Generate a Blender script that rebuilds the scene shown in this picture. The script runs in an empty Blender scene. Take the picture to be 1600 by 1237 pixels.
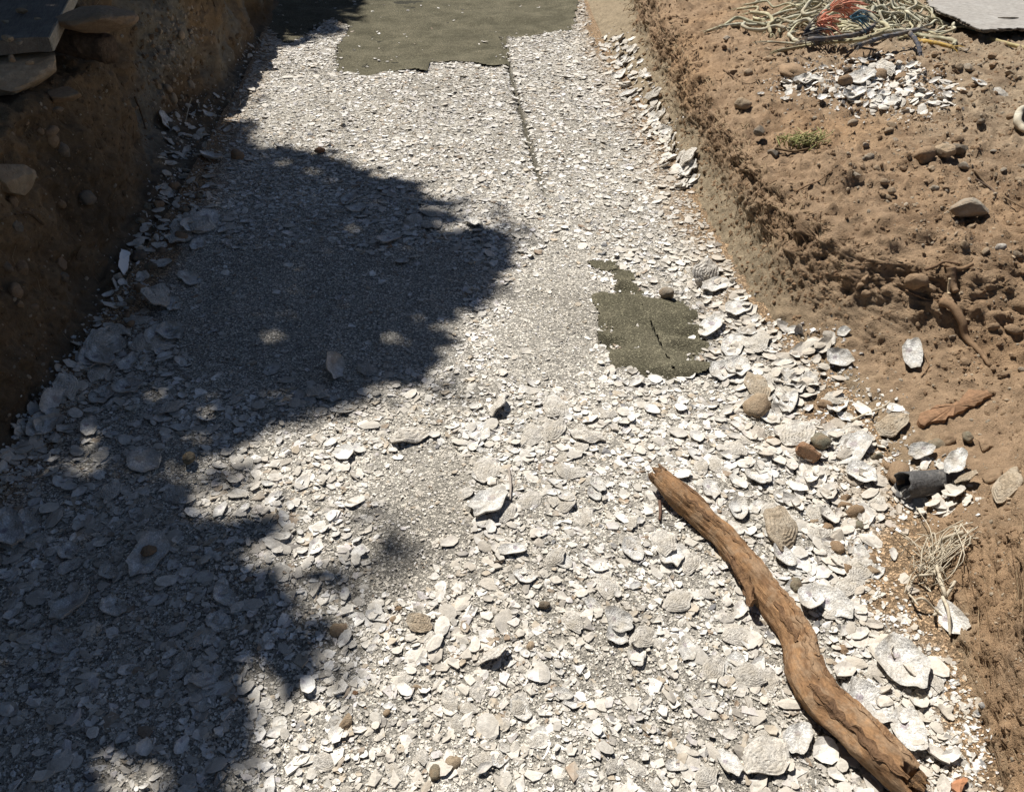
import bpy, bmesh, math, random
import numpy as np
from mathutils import Vector, Matrix

random.seed(7); rng = np.random.default_rng(7)
scene = bpy.context.scene
COL = scene.collection

# ------------------------------------------------------------------ camera, sky, sun, exposure
CAM_H, PITCH, FPX = 1.70, math.radians(37.3), 1232.0      # photograph: 1600 x 1237
cam_data = bpy.data.cameras.new('camera'); cam = bpy.data.objects.new('camera', cam_data); COL.objects.link(cam)
cam.location = (0, 0, CAM_H); cam.rotation_euler = (math.pi/2 - PITCH, 0, 0)
cam_data.sensor_fit = 'HORIZONTAL'; cam_data.sensor_width = 36.0; cam_data.lens = 36.0*FPX/1600.0
cam_data.clip_start = 0.05; cam_data.clip_end = 500.0
scene.camera = cam

SUN_EL = math.radians(58.0)
SUN_H = np.array([-0.55, 0.835]); SUN_H /= np.linalg.norm(SUN_H)
SUN_DIR = Vector((SUN_H[0]*math.cos(SUN_EL), SUN_H[1]*math.cos(SUN_EL), math.sin(SUN_EL)))
world = bpy.data.worlds.new('World'); scene.world = world; world.use_nodes = True
wn = world.node_tree; wn.nodes.clear()
wo = wn.nodes.new('ShaderNodeOutputWorld'); wb = wn.nodes.new('ShaderNodeBackground'); ws = wn.nodes.new('ShaderNodeTexSky')
ws.sky_type = 'NISHITA'; ws.sun_disc = False; ws.air_density = 0.7; ws.dust_density = 0.3; ws.sun_elevation = SUN_EL
ws.sun_rotation = math.atan2(SUN_DIR.x, SUN_DIR.y)
wb.inputs['Strength'].default_value = 0.05
wn.links.new(ws.outputs[0], wb.inputs[0]); wn.links.new(wb.outputs[0], wo.inputs[0])
sl = bpy.data.lights.new('sun', 'SUN'); sl.energy = 5.0; sl.angle = math.radians(0.53); sl.color = (1.0, 0.97, 0.925)
sun = bpy.data.objects.new('sun', sl); COL.objects.link(sun)
sun.rotation_euler = SUN_DIR.to_track_quat('Z', 'Y').to_euler(); sun.location = (-5, 14, 20)
scene.view_settings.view_transform = 'Standard'; scene.view_settings.look = 'None'
scene.view_settings.exposure = 0.55; scene.view_settings.gamma = 1.0; scene.view_settings.use_curve_mapping = False
scene.cycles.max_bounces = 6; scene.cycles.diffuse_bounces = 3; scene.cycles.glossy_bounces = 2

# ------------------------------------------------------------------ helpers
def hash3(ix, iy, iz, seed):
    h = (ix.astype(np.uint32)*np.uint32(374761393) + iy.astype(np.uint32)*np.uint32(668265263)
         + iz.astype(np.uint32)*np.uint32(2147483647) + np.uint32((seed*974711 + 13) & 0xffffffff))
    h = (h ^ (h >> np.uint32(13)))*np.uint32(1274126177)
    h = (h ^ (h >> np.uint32(16)))*np.uint32(2246822519)
    return ((h ^ (h >> np.uint32(15))) & np.uint32(0xffff)).astype(np.float32)/32767.5 - 1.0
def vnoise(x, y, z=None, seed=0):
    x = np.asarray(x, np.float32); y = np.asarray(y, np.float32)
    z = np.zeros_like(x) if z is None else np.asarray(z, np.float32)
    x, y, z = x+1000.37, y+1000.71, z+1000.13
    ix, iy, iz = np.floor(x).astype(np.int64), np.floor(y).astype(np.int64), np.floor(z).astype(np.int64)
    fx, fy, fz = x-ix, y-iy, z-iz
    fx, fy, fz = fx*fx*(3-2*fx), fy*fy*(3-2*fy), fz*fz*(3-2*fz)
    def c(a, b, d): return hash3(ix+a, iy+b, iz+d, seed)
    x00 = c(0,0,0)*(1-fx)+c(1,0,0)*fx; x10 = c(0,1,0)*(1-fx)+c(1,1,0)*fx
    x01 = c(0,0,1)*(1-fx)+c(1,0,1)*fx; x11 = c(0,1,1)*(1-fx)+c(1,1,1)*fx
    return (x00*(1-fy)+x10*fy)*(1-fz) + (x01*(1-fy)+x11*fy)*fz
def fbm(x, y, z=None, oct=4, seed=0):
    s = 0; a = 0.5; f = 1.0
    for o in range(oct):
        s = s + a*vnoise(np.asarray(x)*f, np.asarray(y)*f, None if z is None else np.asarray(z)*f, seed+o*17); a *= 0.5; f *= 2.03
    return s
def smooth(a, b, x):
    t = np.clip((np.asarray(x)-a)/(b-a), 0, 1); return t*t*(3-2*t)

def mesh_np(name, verts, faces, mat, cols=None, smooth_shade=False, k=None):
    """verts (n,3); faces (m,k) int array with k = 3 or 4"""
    verts = np.ascontiguousarray(verts, np.float32); faces = np.ascontiguousarray(faces, np.int32)
    k = faces.shape[1]; me = bpy.data.meshes.new(name)
    me.vertices.add(len(verts)); me.vertices.foreach_set('co', verts.ravel())
    me.loops.add(faces.size); me.loops.foreach_set('vertex_index', faces.ravel())
    me.polygons.add(len(faces)); me.polygons.foreach_set('loop_start', np.arange(0, faces.size, k, dtype=np.int32))
    me.polygons.foreach_set('use_smooth', np.full(len(faces), smooth_shade))
    if cols is not None:
        a = me.color_attributes.new('Col', 'FLOAT_COLOR', 'POINT')
        c4 = np.ones((len(verts), 4), np.float32); c4[:, :3] = cols; a.data.foreach_set('color', c4.ravel())
    if mat: me.materials.append(mat)
    me.update(calc_edges=True); me.validate()
    return me
def link(name, me, parent=None, label=None, cat=None, group=None, kind=None):
    o = bpy.data.objects.new(name, me); COL.objects.link(o)
    if parent is not None: o.parent = parent
    if label: o['label'] = label
    if cat: o['category'] = cat
    if group: o['group'] = group
    if kind: o['kind'] = kind
    return o
def empty(name, loc, label, cat, group=None):
    o = bpy.data.objects.new(name, None); COL.objects.link(o); o.location = loc; o.empty_display_size = 0.05
    o['label'] = label; o['category'] = cat
    if group: o['group'] = group
    return o
def inpoly(x, y, poly):
    x = np.asarray(x); y = np.asarray(y); r = np.zeros(x.shape, bool); n = len(poly); j = n-1
    for i in range(n):
        xi, yi = poly[i]; xj, yj = poly[j]
        c = ((yi > y) != (yj > y)) & (x < (xj-xi)*(y-yi)/((yj-yi) if yj != yi else 1e-9)+xi)
        r ^= c; j = i
    return r
def px_dir(px, py):
    u = (px-800)/FPX; v = -(py-618.5)/FPX
    return Vector((u, math.cos(PITCH)+v*math.sin(PITCH), -math.sin(PITCH)+v*math.cos(PITCH)))
def gp(px, py, z=0.0):
    d = px_dir(px, py); t = (z-CAM_H)/d.z; return (d.x*t, d.y*t)

# ------------------------------------------------------------------ materials
def nt(name):
    m = bpy.data.materials.new(name); m.use_nodes = True; n = m.node_tree; n.nodes.clear()
    o = n.nodes.new('ShaderNodeOutputMaterial'); b = n.nodes.new('ShaderNodeBsdfPrincipled'); n.links.new(b.outputs[0], o.inputs[0])
    return m, n, b
def N(n, t, **kw):
    x = n.nodes.new(t)
    for k, v in kw.items():
        if k.startswith('i_'): x.inputs[k[2:].replace('_', ' ')].default_value = v
        else: setattr(x, k, v)
    return x
def coords(n, space='Object'):
    return N(n, 'ShaderNodeTexCoord').outputs[space]
def noise(n, vec, scale, detail=4, rough=0.55):
    x = N(n, 'ShaderNodeTexNoise'); x.inputs['Scale'].default_value = scale; x.inputs['Detail'].default_value = detail
    x.inputs['Roughness'].default_value = rough; n.links.new(vec, x.inputs['Vector']); return x.outputs['Fac']
def ramp(n, fac, stops):
    r = N(n, 'ShaderNodeValToRGB'); e = r.color_ramp.elements
    while len(e) < len(stops): e.new(0.5)
    for el, (p, c) in zip(e, stops):
        el.position = p; el.color = (c, c, c, 1) if not hasattr(c, '__len__') else (*c, 1)
    n.links.new(fac, r.inputs[0]); return r.outputs[0]
def mul(n, a, b, fac=1.0):
    m = N(n, 'ShaderNodeMix', data_type='RGBA', blend_type='MULTIPLY'); m.inputs[0].default_value = fac
    n.links.new(a, m.inputs[6]); n.links.new(b, m.inputs[7]); return m.outputs[2]
def mixc(n, f, a, b):
    m = N(n, 'ShaderNodeMix', data_type='RGBA')
    n.links.new(f, m.inputs[0])
    for s, i in ((a, 6), (b, 7)):
        if hasattr(s, '__len__'): m.inputs[i].default_value = (*s, 1)
        else: n.links.new(s, m.inputs[i])
    return m.outputs[2]
def bump(n, b, h, strength, dist, prev=None):
    x = N(n, 'ShaderNodeBump'); x.inputs['Strength'].default_value = strength; x.inputs['Distance'].default_value = dist
    n.links.new(h, x.inputs['Height'])
    if prev is not None: n.links.new(prev, x.inputs['Normal'])
    n.links.new(x.outputs[0], b.inputs['Normal']); return x.outputs[0]

def col_mat(name, rough=0.9, fine=(260, 0.75, 1.2), mid=(45, 0.75, 1.2), bmp=((90, 0.5, 0.01), (320, 0.5, 0.004)), spec=0.25, space='Object', rnd=0.0, dust=None, speck=None):
    """colour attribute x procedural grain"""
    m, n, b = nt(name); v = coords(n, space)
    a = N(n, 'ShaderNodeVertexColor', layer_name='Col').outputs['Color']
    c = mul(n, a, ramp(n, noise(n, v, fine[0], 3), [(0.3, fine[1]), (0.7, fine[2])]))
    c = mul(n, c, ramp(n, noise(n, v, mid[0], 5), [(0.3, mid[1]), (0.7, mid[2])]))
    if rnd:
        oi = N(n, 'ShaderNodeObjectInfo'); c = mul(n, c, ramp(n, oi.outputs['Random'], [(0, 1-rnd), (1, 1.0)]))
    pos = N(n, 'ShaderNodeNewGeometry').outputs['Position']
    if speck:
        vo = N(n, 'ShaderNodeTexVoronoi'); vo.inputs['Scale'].default_value = speck[0]; n.links.new(pos, vo.inputs['Vector'])
        sp = N(n, 'ShaderNodeSeparateColor'); n.links.new(vo.outputs['Color'], sp.inputs[0]); c = mul(n, c, ramp(n, sp.outputs[0], [(0, speck[1]), (.6, 1.0), (1, speck[2])]))
    if dust:
        c = mixc(n, ramp(n, noise(n, pos, dust[1], 6, .6), [(dust[2], 0.0), (dust[3], dust[4])]), c, dust[0])
    n.links.new(c, b.inputs['Base Color']); b.inputs['Roughness'].default_value = rough; b.inputs['Specular IOR Level'].default_value = spec
    p = None
    for s, st, d in bmp: p = bump(n, b, noise(n, v, s, 6, 0.65), st, d, p)
    return m
M_SOIL = col_mat('soil', 1.0, (420, 0.75, 1.28), (38, 0.82, 1.2), ((60, 0.5, 0.014), (240, 0.75, 0.006)), 0.1)
M_SHELLBITS = col_mat('shell_bits', 0.75, (500, 0.8, 1.1), (120, 0.78, 1.12), ((240, 0.5, 0.003),), 0.3, dust=((.50, .45, .37), 16, .42, .66, .7))
M_SHELL = col_mat('oyster_shell', 0.65, (24, 0.85, 1.12), (5.5, 0.74, 1.12), ((16, 0.5, 0.03), (60, 0.35, 0.012)), 0.3, rnd=0.2, dust=((.44, .385, .30), 22, .42, .68, .75), speck=(330, .72, 1.18))
M_STONE = col_mat('stone', 0.9, (9, 0.8, 1.2), (2.6, 0.85, 1.15), ((5, 0.35, 0.05), (26, 0.5, 0.02)), 0.15, rnd=0.15, dust=((.30, .21, .13), 26, .35, .65, .7))
M_STONEBITS = col_mat('gravel', 0.9, (500, 0.75, 1.2), (80, 0.8, 1.15), ((200, 0.5, 0.004),), 0.25)
M_ROOT = col_mat('root', 0.95, (300, 0.8, 1.1), (60, 0.75, 1.15), ((300, 0.4, 0.002),), 0.15)
M_ROPE = col_mat('rope', 0.95, (420, 0.7, 1.15), (40, 0.7, 1.15), ((500, 0.6, 0.003),), 0.1, dust=((.34, .26, .17), 14, .45, .68, .7))
M_LEAF = col_mat('leaf', 0.6, (40, 0.85, 1.1), (6, 0.8, 1.1), ((60, 0.2, 0.003),), 0.3)
M_BARK = col_mat('bark', 0.95, (60, 0.7, 1.2), (9, 0.75, 1.15), ((20, 0.8, 0.03),), 0.1)

def m_floor():
    m, n, b = nt('crushed_shell_grit'); v = coords(n)
    a = N(n, 'ShaderNodeVertexColor', layer_name='Col').outputs['Color']
    vo = N(n, 'ShaderNodeTexVoronoi'); vo.inputs['Scale'].default_value = 170; n.links.new(v, vo.inputs['Vector'])
    sep = N(n, 'ShaderNodeSeparateColor'); n.links.new(vo.outputs['Color'], sep.inputs[0])
    c = mul(n, a, ramp(n, sep.outputs[0], [(0.0, 0.5), (0.55, 0.95), (0.8, 1.15), (0.82, 1.75), (1.0, 2.1)]))
    vo2 = N(n, 'ShaderNodeTexVoronoi'); vo2.inputs['Scale'].default_value = 420; n.links.new(v, vo2.inputs['Vector'])
    sep2 = N(n, 'ShaderNodeSeparateColor'); n.links.new(vo2.outputs['Color'], sep2.inputs[0])
    c = mul(n, c, ramp(n, sep2.outputs[1], [(0, 0.7), (1, 1.25)]))
    n.links.new(c, b.inputs['Base Color']); b.inputs['Roughness'].default_value = 0.95; b.inputs['Specular IOR Level'].default_value = 0.15
    p = bump(n, b, vo.outputs['Distance'], 0.9, 0.006); p = bump(n, b, vo2.outputs['Distance'], 0.7, 0.003, p); bump(n, b, noise(n, v, 30, 5), 0.4, 0.02, p)
    return m
M_FLOOR = m_floor()
def m_mat():
    m, n, b = nt('olive_coarse_mat'); v = coords(n)
    vo = N(n, 'ShaderNodeTexVoronoi'); vo.inputs['Scale'].default_value = 260; n.links.new(v, vo.inputs['Vector'])
    sep = N(n, 'ShaderNodeSeparateColor'); n.links.new(vo.outputs['Color'], sep.inputs[0])
    c = mixc(n, ramp(n, noise(n, v, 3.5, 7, .65), [(0.35, 0.0), (0.65, 1.0)]), (0.088, 0.080, 0.052), (0.150, 0.134, 0.090))
    c = mul(n, c, ramp(n, sep.outputs[0], [(0, 0.55), (0.6, 1.0), (0.9, 1.3), (0.97, 2.4), (1, 2.6)]))
    n.links.new(c, b.inputs['Base Color']); b.inputs['Roughness'].default_value = 1.0; b.inputs['Specular IOR Level'].default_value = 0.1
    p = bump(n, b, vo.outputs['Distance'], 0.8, 0.005); bump(n, b, noise(n, v, 120, 5), 0.6, 0.008, p)
    return m
M_MAT = m_mat()
def m_wood(name, c1, c2, c3, scale=(60, 60, 4), rough=0.85, space='Object'):
    m, n, b = nt(name); v = coords(n, space)
    mp = N(n, 'ShaderNodeMapping'); mp.inputs['Scale'].default_value = scale; n.links.new(v, mp.inputs['Vector'])
    g = noise(n, mp.outputs[0], 1.0, 6, 0.65); g2 = noise(n, mp.outputs[0], 3.3, 4, 0.6)
    c = mixc(n, ramp(n, g, [(0.35, 0.0), (0.65, 1.0)]), c1, c2)
    c = mixc(n, ramp(n, noise(n, v, 9, 5), [(0.5, 0.0), (0.7, 0.8)]), c, c3)
    c = mul(n, c, ramp(n, g2, [(0.3, 0.7), (0.7, 1.2)]))
    n.links.new(c, b.inputs['Base Color']); b.inputs['Roughness'].default_value = rough; b.inputs['Specular IOR Level'].default_value = 0.2
    p = bump(n, b, g, 0.5, 0.012); bump(n, b, g2, 0.4, 0.005, p)
    return m

# ------------------------------------------------------------------ the trench: floor and two banks
KY  = np.array([-6,  -1,  0.5,  1.0,  1.5,  1.9,  2.25, 2.5,  2.75, 3.5,  4.5,  5.5,  7.0,  9.0,  14,  30])
RXE = np.array([.95, .95, .97, 1.04, 1.10, 1.13, 1.12, 1.02, .96,  .93,  .90,  .82,  .72,  .70, .70, .70])
RXF = np.array([.98, .98, .99, 1.04, 1.19, 1.36, 1.35, 1.20, 1.07, 1.03, 1.00, 1.01, 1.05, 1.10, 1.15, 1.15])
RXC = np.array([1.07,1.07,1.08, 1.13, 1.36, 1.95, 1.85, 1.42, 1.165, 1.11, 1.085, 1.10, 1.145, 1.20, 1.25, 1.25])
RZF = np.array([.06, .06, .06, .07, .07, .10, .12, .14, .15, .15, .15, .16, .17, .17, .17, .17])
RZC = np.array([.32, .32, .32, .32, .28, .36, .36, .36, .37, .38, .39, .40, .42, .45, .45, .45])
LY  = np.array([-6, -1,  0.5,  1.8,  2.5,  3.2,  3.8,  4.2,  4.45, 4.9,  5.3,  5.7,  6.5,  7.9,  10,  14, 30])
LXE = np.array([-1.5,-1.5,-1.5,-1.55,-1.58,-1.62,-1.66,-1.70,-1.74,-1.80,-1.84,-1.86,-1.98,-2.2,-2.5,-2.9,-3])
LXF = np.array([-1.55,-1.55,-1.56,-1.61,-1.69,-1.77,-1.86,-1.95,-2.10,-2.14,-2.10,-2.00,-2.10,-2.28,-2.6,-3,-3.1])
LXT = np.array([-1.66,-1.66,-1.66,-1.70,-1.80,-1.86,-1.93,-2.06,-2.24,-2.28,-2.22,-2.12,-2.22,-2.40,-2.7,-3.1,-3.2])
LZF = np.array([.05, .05, .05, .05, .06, .08, .10, .12, .13, .13, .12, .10, .08, .08, .08, .08, .08])
LZT = np.array([.78, .78, .78, .78, .76, .72, .72, .78, .88, .95, .98, 1.0, 1.15, 1.2, 1.2, 1.2, 1.2])
def kf(y, K, V):
    y = np.asarray(y, float)
    # smooth (cosine-free) interpolation: average of three shifted linear lookups
    return (np.interp(y-0.1, K, V)+2*np.interp(y, K, V)+np.interp(y+0.1, K, V))/4
def wob(y, seed, amp): return amp*fbm(np.asarray(y)*1.7, np.zeros_like(y), None, 4, seed)
def r_edge(y): return kf(y, KY, RXE)
def l_edge(y): return kf(y, LY, LXE)

def ysamples():
    ys = [-0.5]
    while ys[-1] < 8.6: ys.append(ys[-1] + 0.0108*max(1.0, ys[-1]/2.4))
    lo = list(-0.5-np.cumsum(np.geomspace(0.03, 12, 16)))[::-1]; hi = list(ys[-1]+np.cumsum(np.geomspace(0.05, 20, 20)))
    return np.array(lo+ys+hi)
YS = ysamples()
def ramp_end(y):           # the dig ends well beyond the picture: everything runs out level
    return np.maximum(smooth(14, 18, y), smooth(-1.6, -3.5, y))

# seam between the mats, patch and far mat outlines on the ground (x, y)
SEAM = [gp(*p) for p in ((788, 52), (790, 75), (796, 112), (806, 150), (822, 205), (835, 255), (850, 300), (858, 335))]
SLIT = [gp(*p) for p in ((1003, 476), (1018, 508), (1036, 545), (1052, 582))]
FARMAT = [gp(*p) for p in ((527, 113), (522, 82), (545, 45), (520, 30), (450, 72), (425, 60), (412, 20), (418, -60), (935, -60), (903, 0), (893, 48), (850, 50), (830, 58), (788, 56), (790, 78), (794, 104), (760, 106), (735, 97), (700, 99), (672, 98), (664, 116), (640, 110), (600, 113), (570, 120), (555, 111))]
PATCH = [gp(*p) for p in ((932, 459), (958, 458), (975, 444), (992, 448), (1002, 462), (1030, 472), (1064, 470), (1070, 490), (1086, 497), (1092, 520), (1100, 542), (1088, 562), (1112, 572), (1100, 580), (1060, 592), (1010, 588), (985, 570), (958, 574), (956, 548), (934, 530), (940, 490))]
BITS = [[gp(*p) for p in ((918, 408), (962, 410), (964, 420), (944, 424), (926, 420))], [gp(*p) for p in ((958, 424), (985, 424), (990, 440), (962, 436))]]
def seam_d(x, y, line=None):
    d = np.full(np.shape(x), 9.0); line = line or SEAM
    for (ax, ay), (bx, by) in zip(line[:-1], line[1:]):
        vx, vy = bx-ax, by-ay; t = np.clip(((x-ax)*vx+(y-ay)*vy)/(vx*vx+vy*vy), 0, 1)
        d = np.minimum(d, np.hypot(x-ax-t*vx, y-ay-t*vy))
    return d
SOILZ = [[gp(*p, .03) for p in q] for q in (((1335, 835), (1400, 805), (1500, 830), (1540, 1000), (1440, 1015), (1395, 985), (1350, 955), (1315, 900)), ((1235, 645), (1300, 580), (1420, 600), (1450, 690), (1385, 705), (1325, 672), (1260, 668)),
         ((1165, 455), (1320, 480), (1340, 560), (1270, 560), (1200, 515)), ((1430, 1020), (1580, 1000), (1580, 1237), (1490, 1237), (1450, 1120)), ((905, 40), (960, 40), (1090, 250), (1110, 330), (1070, 290), (985, 160)), ((250, 175), (375, 150), (335, 290), (285, 390), (215, 500), (150, 570), (120, 560), (190, 430), (235, 310)))]
def soilness(x, y):
    r = np.zeros(np.shape(x))
    bx_, by_ = x+.05*fbm(x*8, y*8, None, 3, 53), y+.05*fbm(x*8, y*8, None, 3, 54)
    for k_ in range(6):
        a_ = k_*1.047; jx = bx_+.035*math.cos(a_); jy = by_+.035*math.sin(a_)
        for q in SOILZ: r = r+inpoly(jx, jy, q)/6.0
    return np.clip(r, 0, 1)
def on_mat(x, y):
    jx = x + 0.035*fbm(x*14, y*14, None, 3, 51); jy = y + 0.035*fbm(x*14, y*14, None, 3, 52)
    r = inpoly(jx, jy, PATCH) | inpoly(jx, jy, FARMAT)
    for b in BITS: r |= inpoly(jx, jy, b)
    return r
def floor_z(x, y, dent=True):
    z = 0.022*fbm(x*1.3, y*1.3, None, 3, 1) + 0.010*fbm(x*7, y*7, None, 3, 5)
    z = z + 0.035*np.clip(1-(r_edge(y)-x)/0.35, 0, 1.2)**2 + 0.035*np.clip(1-(x-l_edge(y))/0.35, 0, 1.2)**2
    z = z - 0.04*np.exp(-(seam_d(x, y)/0.016)**2)*smooth(3.6, 4.4, y)
    z = z + 0.012*smooth(0.10, 0.0, seam_d(x, y))*(y > 3.0)
    return z + 0.6*ramp_end(y)
# floor
FN = 150
Yg = np.repeat(YS[:, None], FN, 1); T = np.linspace(0, 1, FN)[None, :]
le, re = l_edge(YS)[:, None]-0.06, r_edge(YS)[:, None]+0.06
Xg = le + (re-le)*T
Zg = floor_z(Xg, Yg) - 0.014*on_mat(Xg, Yg) + 0.006*fbm(Xg*45, Yg*45, None, 3, 9)*(Yg > -0.6)*(Yg < 9)
def grid_faces(a, b):
    i = np.arange(a-1)[:, None]*b + np.arange(b-1)[None, :]
    return np.stack([i, i+1, i+b+1, i+b], -1).reshape(-1, 4)
w = smooth(-0.3, 0.35, fbm(Xg*1.6, Yg*1.6, None, 4, 21))[..., None]
fc = (1-w)*np.array([.43, .395, .335]) + w*np.array([.33, .30, .25])
side = smooth(0.30, 0.0, np.minimum(re-Xg, (Xg-le)*1.2)+0.14*fbm(Xg*4, Yg*4, None, 3, 22))[..., None]
side = np.maximum(side, soilness(Xg, Yg)[..., None])
fc = fc*(1-side) + side*np.array([.27, .185, .11])
seamm = np.exp(-(seam_d(Xg, Yg)/0.024)**2)[..., None]*smooth(3.6, 4.4, Yg)[..., None]
fc = fc*(1-seamm) + seamm*np.array([.09, .08, .055])
om_ = on_mat(Xg, Yg)[..., None]; fc = fc*(1-om_)+om_*np.array([.05, .046, .032])
floor = link('trench_floor', mesh_np('trench_floor', np.stack([Xg, Yg, Zg], -1).reshape(-1, 3), grid_faces(len(YS), FN), M_FLOOR, fc.reshape(-1, 3), True),
             label='grey crushed shell floor of the trench', kind='structure')

def sweep(name, ctrl, counts, flip, colour, disp, label):
    """ctrl: list of (x(y), z(y)) arrays, counts between them; returns grid points and normals"""
    xs, zs = [], []
    for k, n in enumerate(counts):
        t = np.linspace(0, 1, n, endpoint=(k == len(counts)-1))
        if k == len(counts)-1: t = t**2.6
        xs.append(ctrl[k][0][:, None]*(1-t)+ctrl[k+1][0][:, None]*t); zs.append(ctrl[k][1][:, None]*(1-t)+ctrl[k+1][1][:, None]*t)
    X = np.concatenate(xs, 1); Z = np.concatenate(zs, 1)
    n0 = sum(counts[:-1])
    for it in range(9):            # round the corners of the profile
        X[:, 1:n0] = (X[:, :n0-1]+2*X[:, 1:n0]+X[:, 2:n0+1])/4; Z[:, 1:n0] = (Z[:, :n0-1]+2*Z[:, 1:n0]+Z[:, 2:n0+1])/4
    Y = np.repeat(YS[:, None], X.shape[1], 1)
    P = np.stack([X, Y, Z], -1)
    def normals(P):
        nn = np.cross(np.gradient(P, axis=1), np.gradient(P, axis=0)); nn /= np.linalg.norm(nn, axis=-1, keepdims=True)+1e-9
        return -nn if flip else nn
    nn = normals(P); near = (smooth(-1.5, -0.6, Y)*smooth(9.5, 8.5, Y)*smooth(6.5, 5.0, np.abs(X)))
    for d in disp: P = P + nn*(d(P, nn)*near)[..., None]
    nn = normals(P)
    f = grid_faces(P.shape[0], P.shape[1])
    if not flip: f = f[:, ::-1]
    o = link(name, mesh_np(name, P.reshape(-1, 3), f, M_SOIL, colour(P, nn).reshape(-1, 3), True), label=label, kind='structure')
    return o, P, nn
one = np.ones_like(YS); E_ = ramp_end(YS)
def lift(z, top): return z*(1-E_) + top*E_
# right bank
rxe, rxf, rxc = r_edge(YS), kf(YS, KY, RXF)+wob(YS, 31, .05), kf(YS, KY, RXC)+wob(YS, 32, .07)
rzf, rzc = kf(YS, KY, RZF), kf(YS, KY, RZC)+wob(YS, 33, .05)
steep = smooth(0.45, 0.16, rxc-rxf)
rctrl = [(rxe-0.10, lift(-0.05*one, .55)), (rxe+0.02, lift(0.012*one, .58)), (rxf, lift(rzf, .6)), (rxc, lift(rzc, .62)),
         (rxc+0.30, lift(rzc+.075, .62)), (rxc+1.0, lift(.54*one, .62)), (rxc+2.4, lift(.62*one, .64)), (rxc+60, .8*one)]
def gran(P, f, s): return fbm(P[..., 0]*f, P[..., 1]*f, P[..., 2]*f, 4, s)
def ridged(P, f, s): return 1-2*np.abs(fbm(P[..., 0]*f, P[..., 1]*f, P[..., 2]*f, 4, s))*2
def wallness(n): return smooth(0.75, 0.35, n[..., 2])
PITS = [(*gp(a, b, .50), r_) for a, b, r_ in ((1318, 258, .075), (1334, 262, .05), (1332, 332, .045), (1395, 335, .05), (1430, 396, .03), (1500, 345, .06), (1282, 190, .03), (1392, 90, .05), (1560, 300, .04))]
def pits(P):
    d = np.zeros(P.shape[:2])
    for a, b, r_ in PITS:
        rr = np.hypot(P[..., 0]-a+.5*r_*gran(P, 14, 49), (P[..., 1]-b)*.8+.5*r_*gran(P, 14, 50)); d = np.maximum(d, smooth(r_, r_*.55, rr)*r_*.55)
    return -d
rdisp = [lambda P, n: 0.045*gran(P, 2.6, 41)*smooth(0.03, 0.2, P[..., 2]),
         lambda P, n: (0.018+0.012*wallness(n))*gran(P, 9, 42)*smooth(0.0, 0.12, P[..., 2]),
         lambda P, n: (0.008+0.010*wallness(n))*gran(P, 30, 43),
         lambda P, n: 0.012*wallness(n)*fbm(P[..., 0]*60, P[..., 1]*60, P[..., 2]*9, 3, 44),
         lambda P, n: -0.022*smooth(.05, .40, gran(P, 26, 46))*wallness(n)*smooth(.17, .27, P[..., 2]),
         lambda P, n: -0.010*smooth(.82, .98, ridged(P, 7, 47))*smooth(-.1, .2, gran(P, 3, 48)),
         lambda P, n: pits(P)*smooth(.3, .4, P[..., 2]),
         lambda P, n: 0.009*np.maximum(gran(P, 70, 45), -0.12)]
def rcol(P, n):
    c = np.zeros(P.shape); x, y, z = P[..., 0], P[..., 1], P[..., 2]
    brown = np.array([.300, .208, .130]); red = np.array([.318, .208, .120]); grey = np.array([.262, .212, .142]); pale = np.array([.310, .240, .163])
    a = smooth(-.25, .3, gran(P, 1.7, 61))[..., None]; c = brown*(1-a)+red*a
    ww = kf(y, KY, RXC); far = (smooth(.35, 1.2, x-ww+0.5*gran(P, 2.2, 62))*0.85)[..., None]; c = c*(1-far)+pale*far
    # grey sandy layer low on the face and on the talus
    lo = (smooth(.30, .17, z+0.12*gran(P, 5, 63))*smooth(2.2, 3.0, y)*0.9 + smooth(.09, .03, z+.04*gran(P, 6, 66))*smooth(3.0, 2.2, y)*0.55)[..., None]; c = c*(1-lo)+grey*lo
    hum = (wallness(n)*smooth(-.1, .35, gran(P, 14, 64))*smooth(.1, .3, z))[..., None]; c = c*(1-.45*hum)+np.array([.11, .065, .036])*.45*hum
    return c*(1+.25*gran(P, 22, 65)[..., None])
right_bank, RP, RN = sweep('right_bank', rctrl, [10, 22, 60, 26, 60, 70, 26], True, rcol, rdisp, 'low sunlit bank of brown soil along the right of the trench')
R_WALL = (32, 92)
# left bank
lxe, lxf, lxt = l_edge(YS), kf(YS, LY, LXF)+wob(YS, 34, .06), kf(YS, LY, LXT)+wob(YS, 35, .06)
lzf, lzt = kf(YS, LY, LZF), kf(YS, LY, LZT)
lctrl = [(lxe+0.10, lift(-0.05*one, .55)), (lxe-0.02, lift(0.012*one, .58)), (lxf, lift(lzf, .6)), (lxt, lift(lzt, .95)),
         (lxt-0.35, lift(lzt+.06, .98)), (lxt-1.2, lift(lzt+.12, 1.0)), (lxt-60, 1.3*one)]
ldisp = [lambda P, n: 0.085*gran(P, 1.9, 71)*smooth(0.03, 0.25, P[..., 2]),
         lambda P, n: (0.030+0.050*wallness(n))*gran(P, 6, 72)*smooth(0.0, 0.12, P[..., 2]),
         lambda P, n: (0.010+0.018*wallness(n))*gran(P, 24, 73),
         lambda P, n: 0.010*wallness(n)*fbm(P[..., 0]*40, P[..., 1]*40, P[..., 2]*10, 3, 74),
         lambda P, n: 0.009*np.maximum(gran(P, 60, 75), -0.1)]
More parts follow.
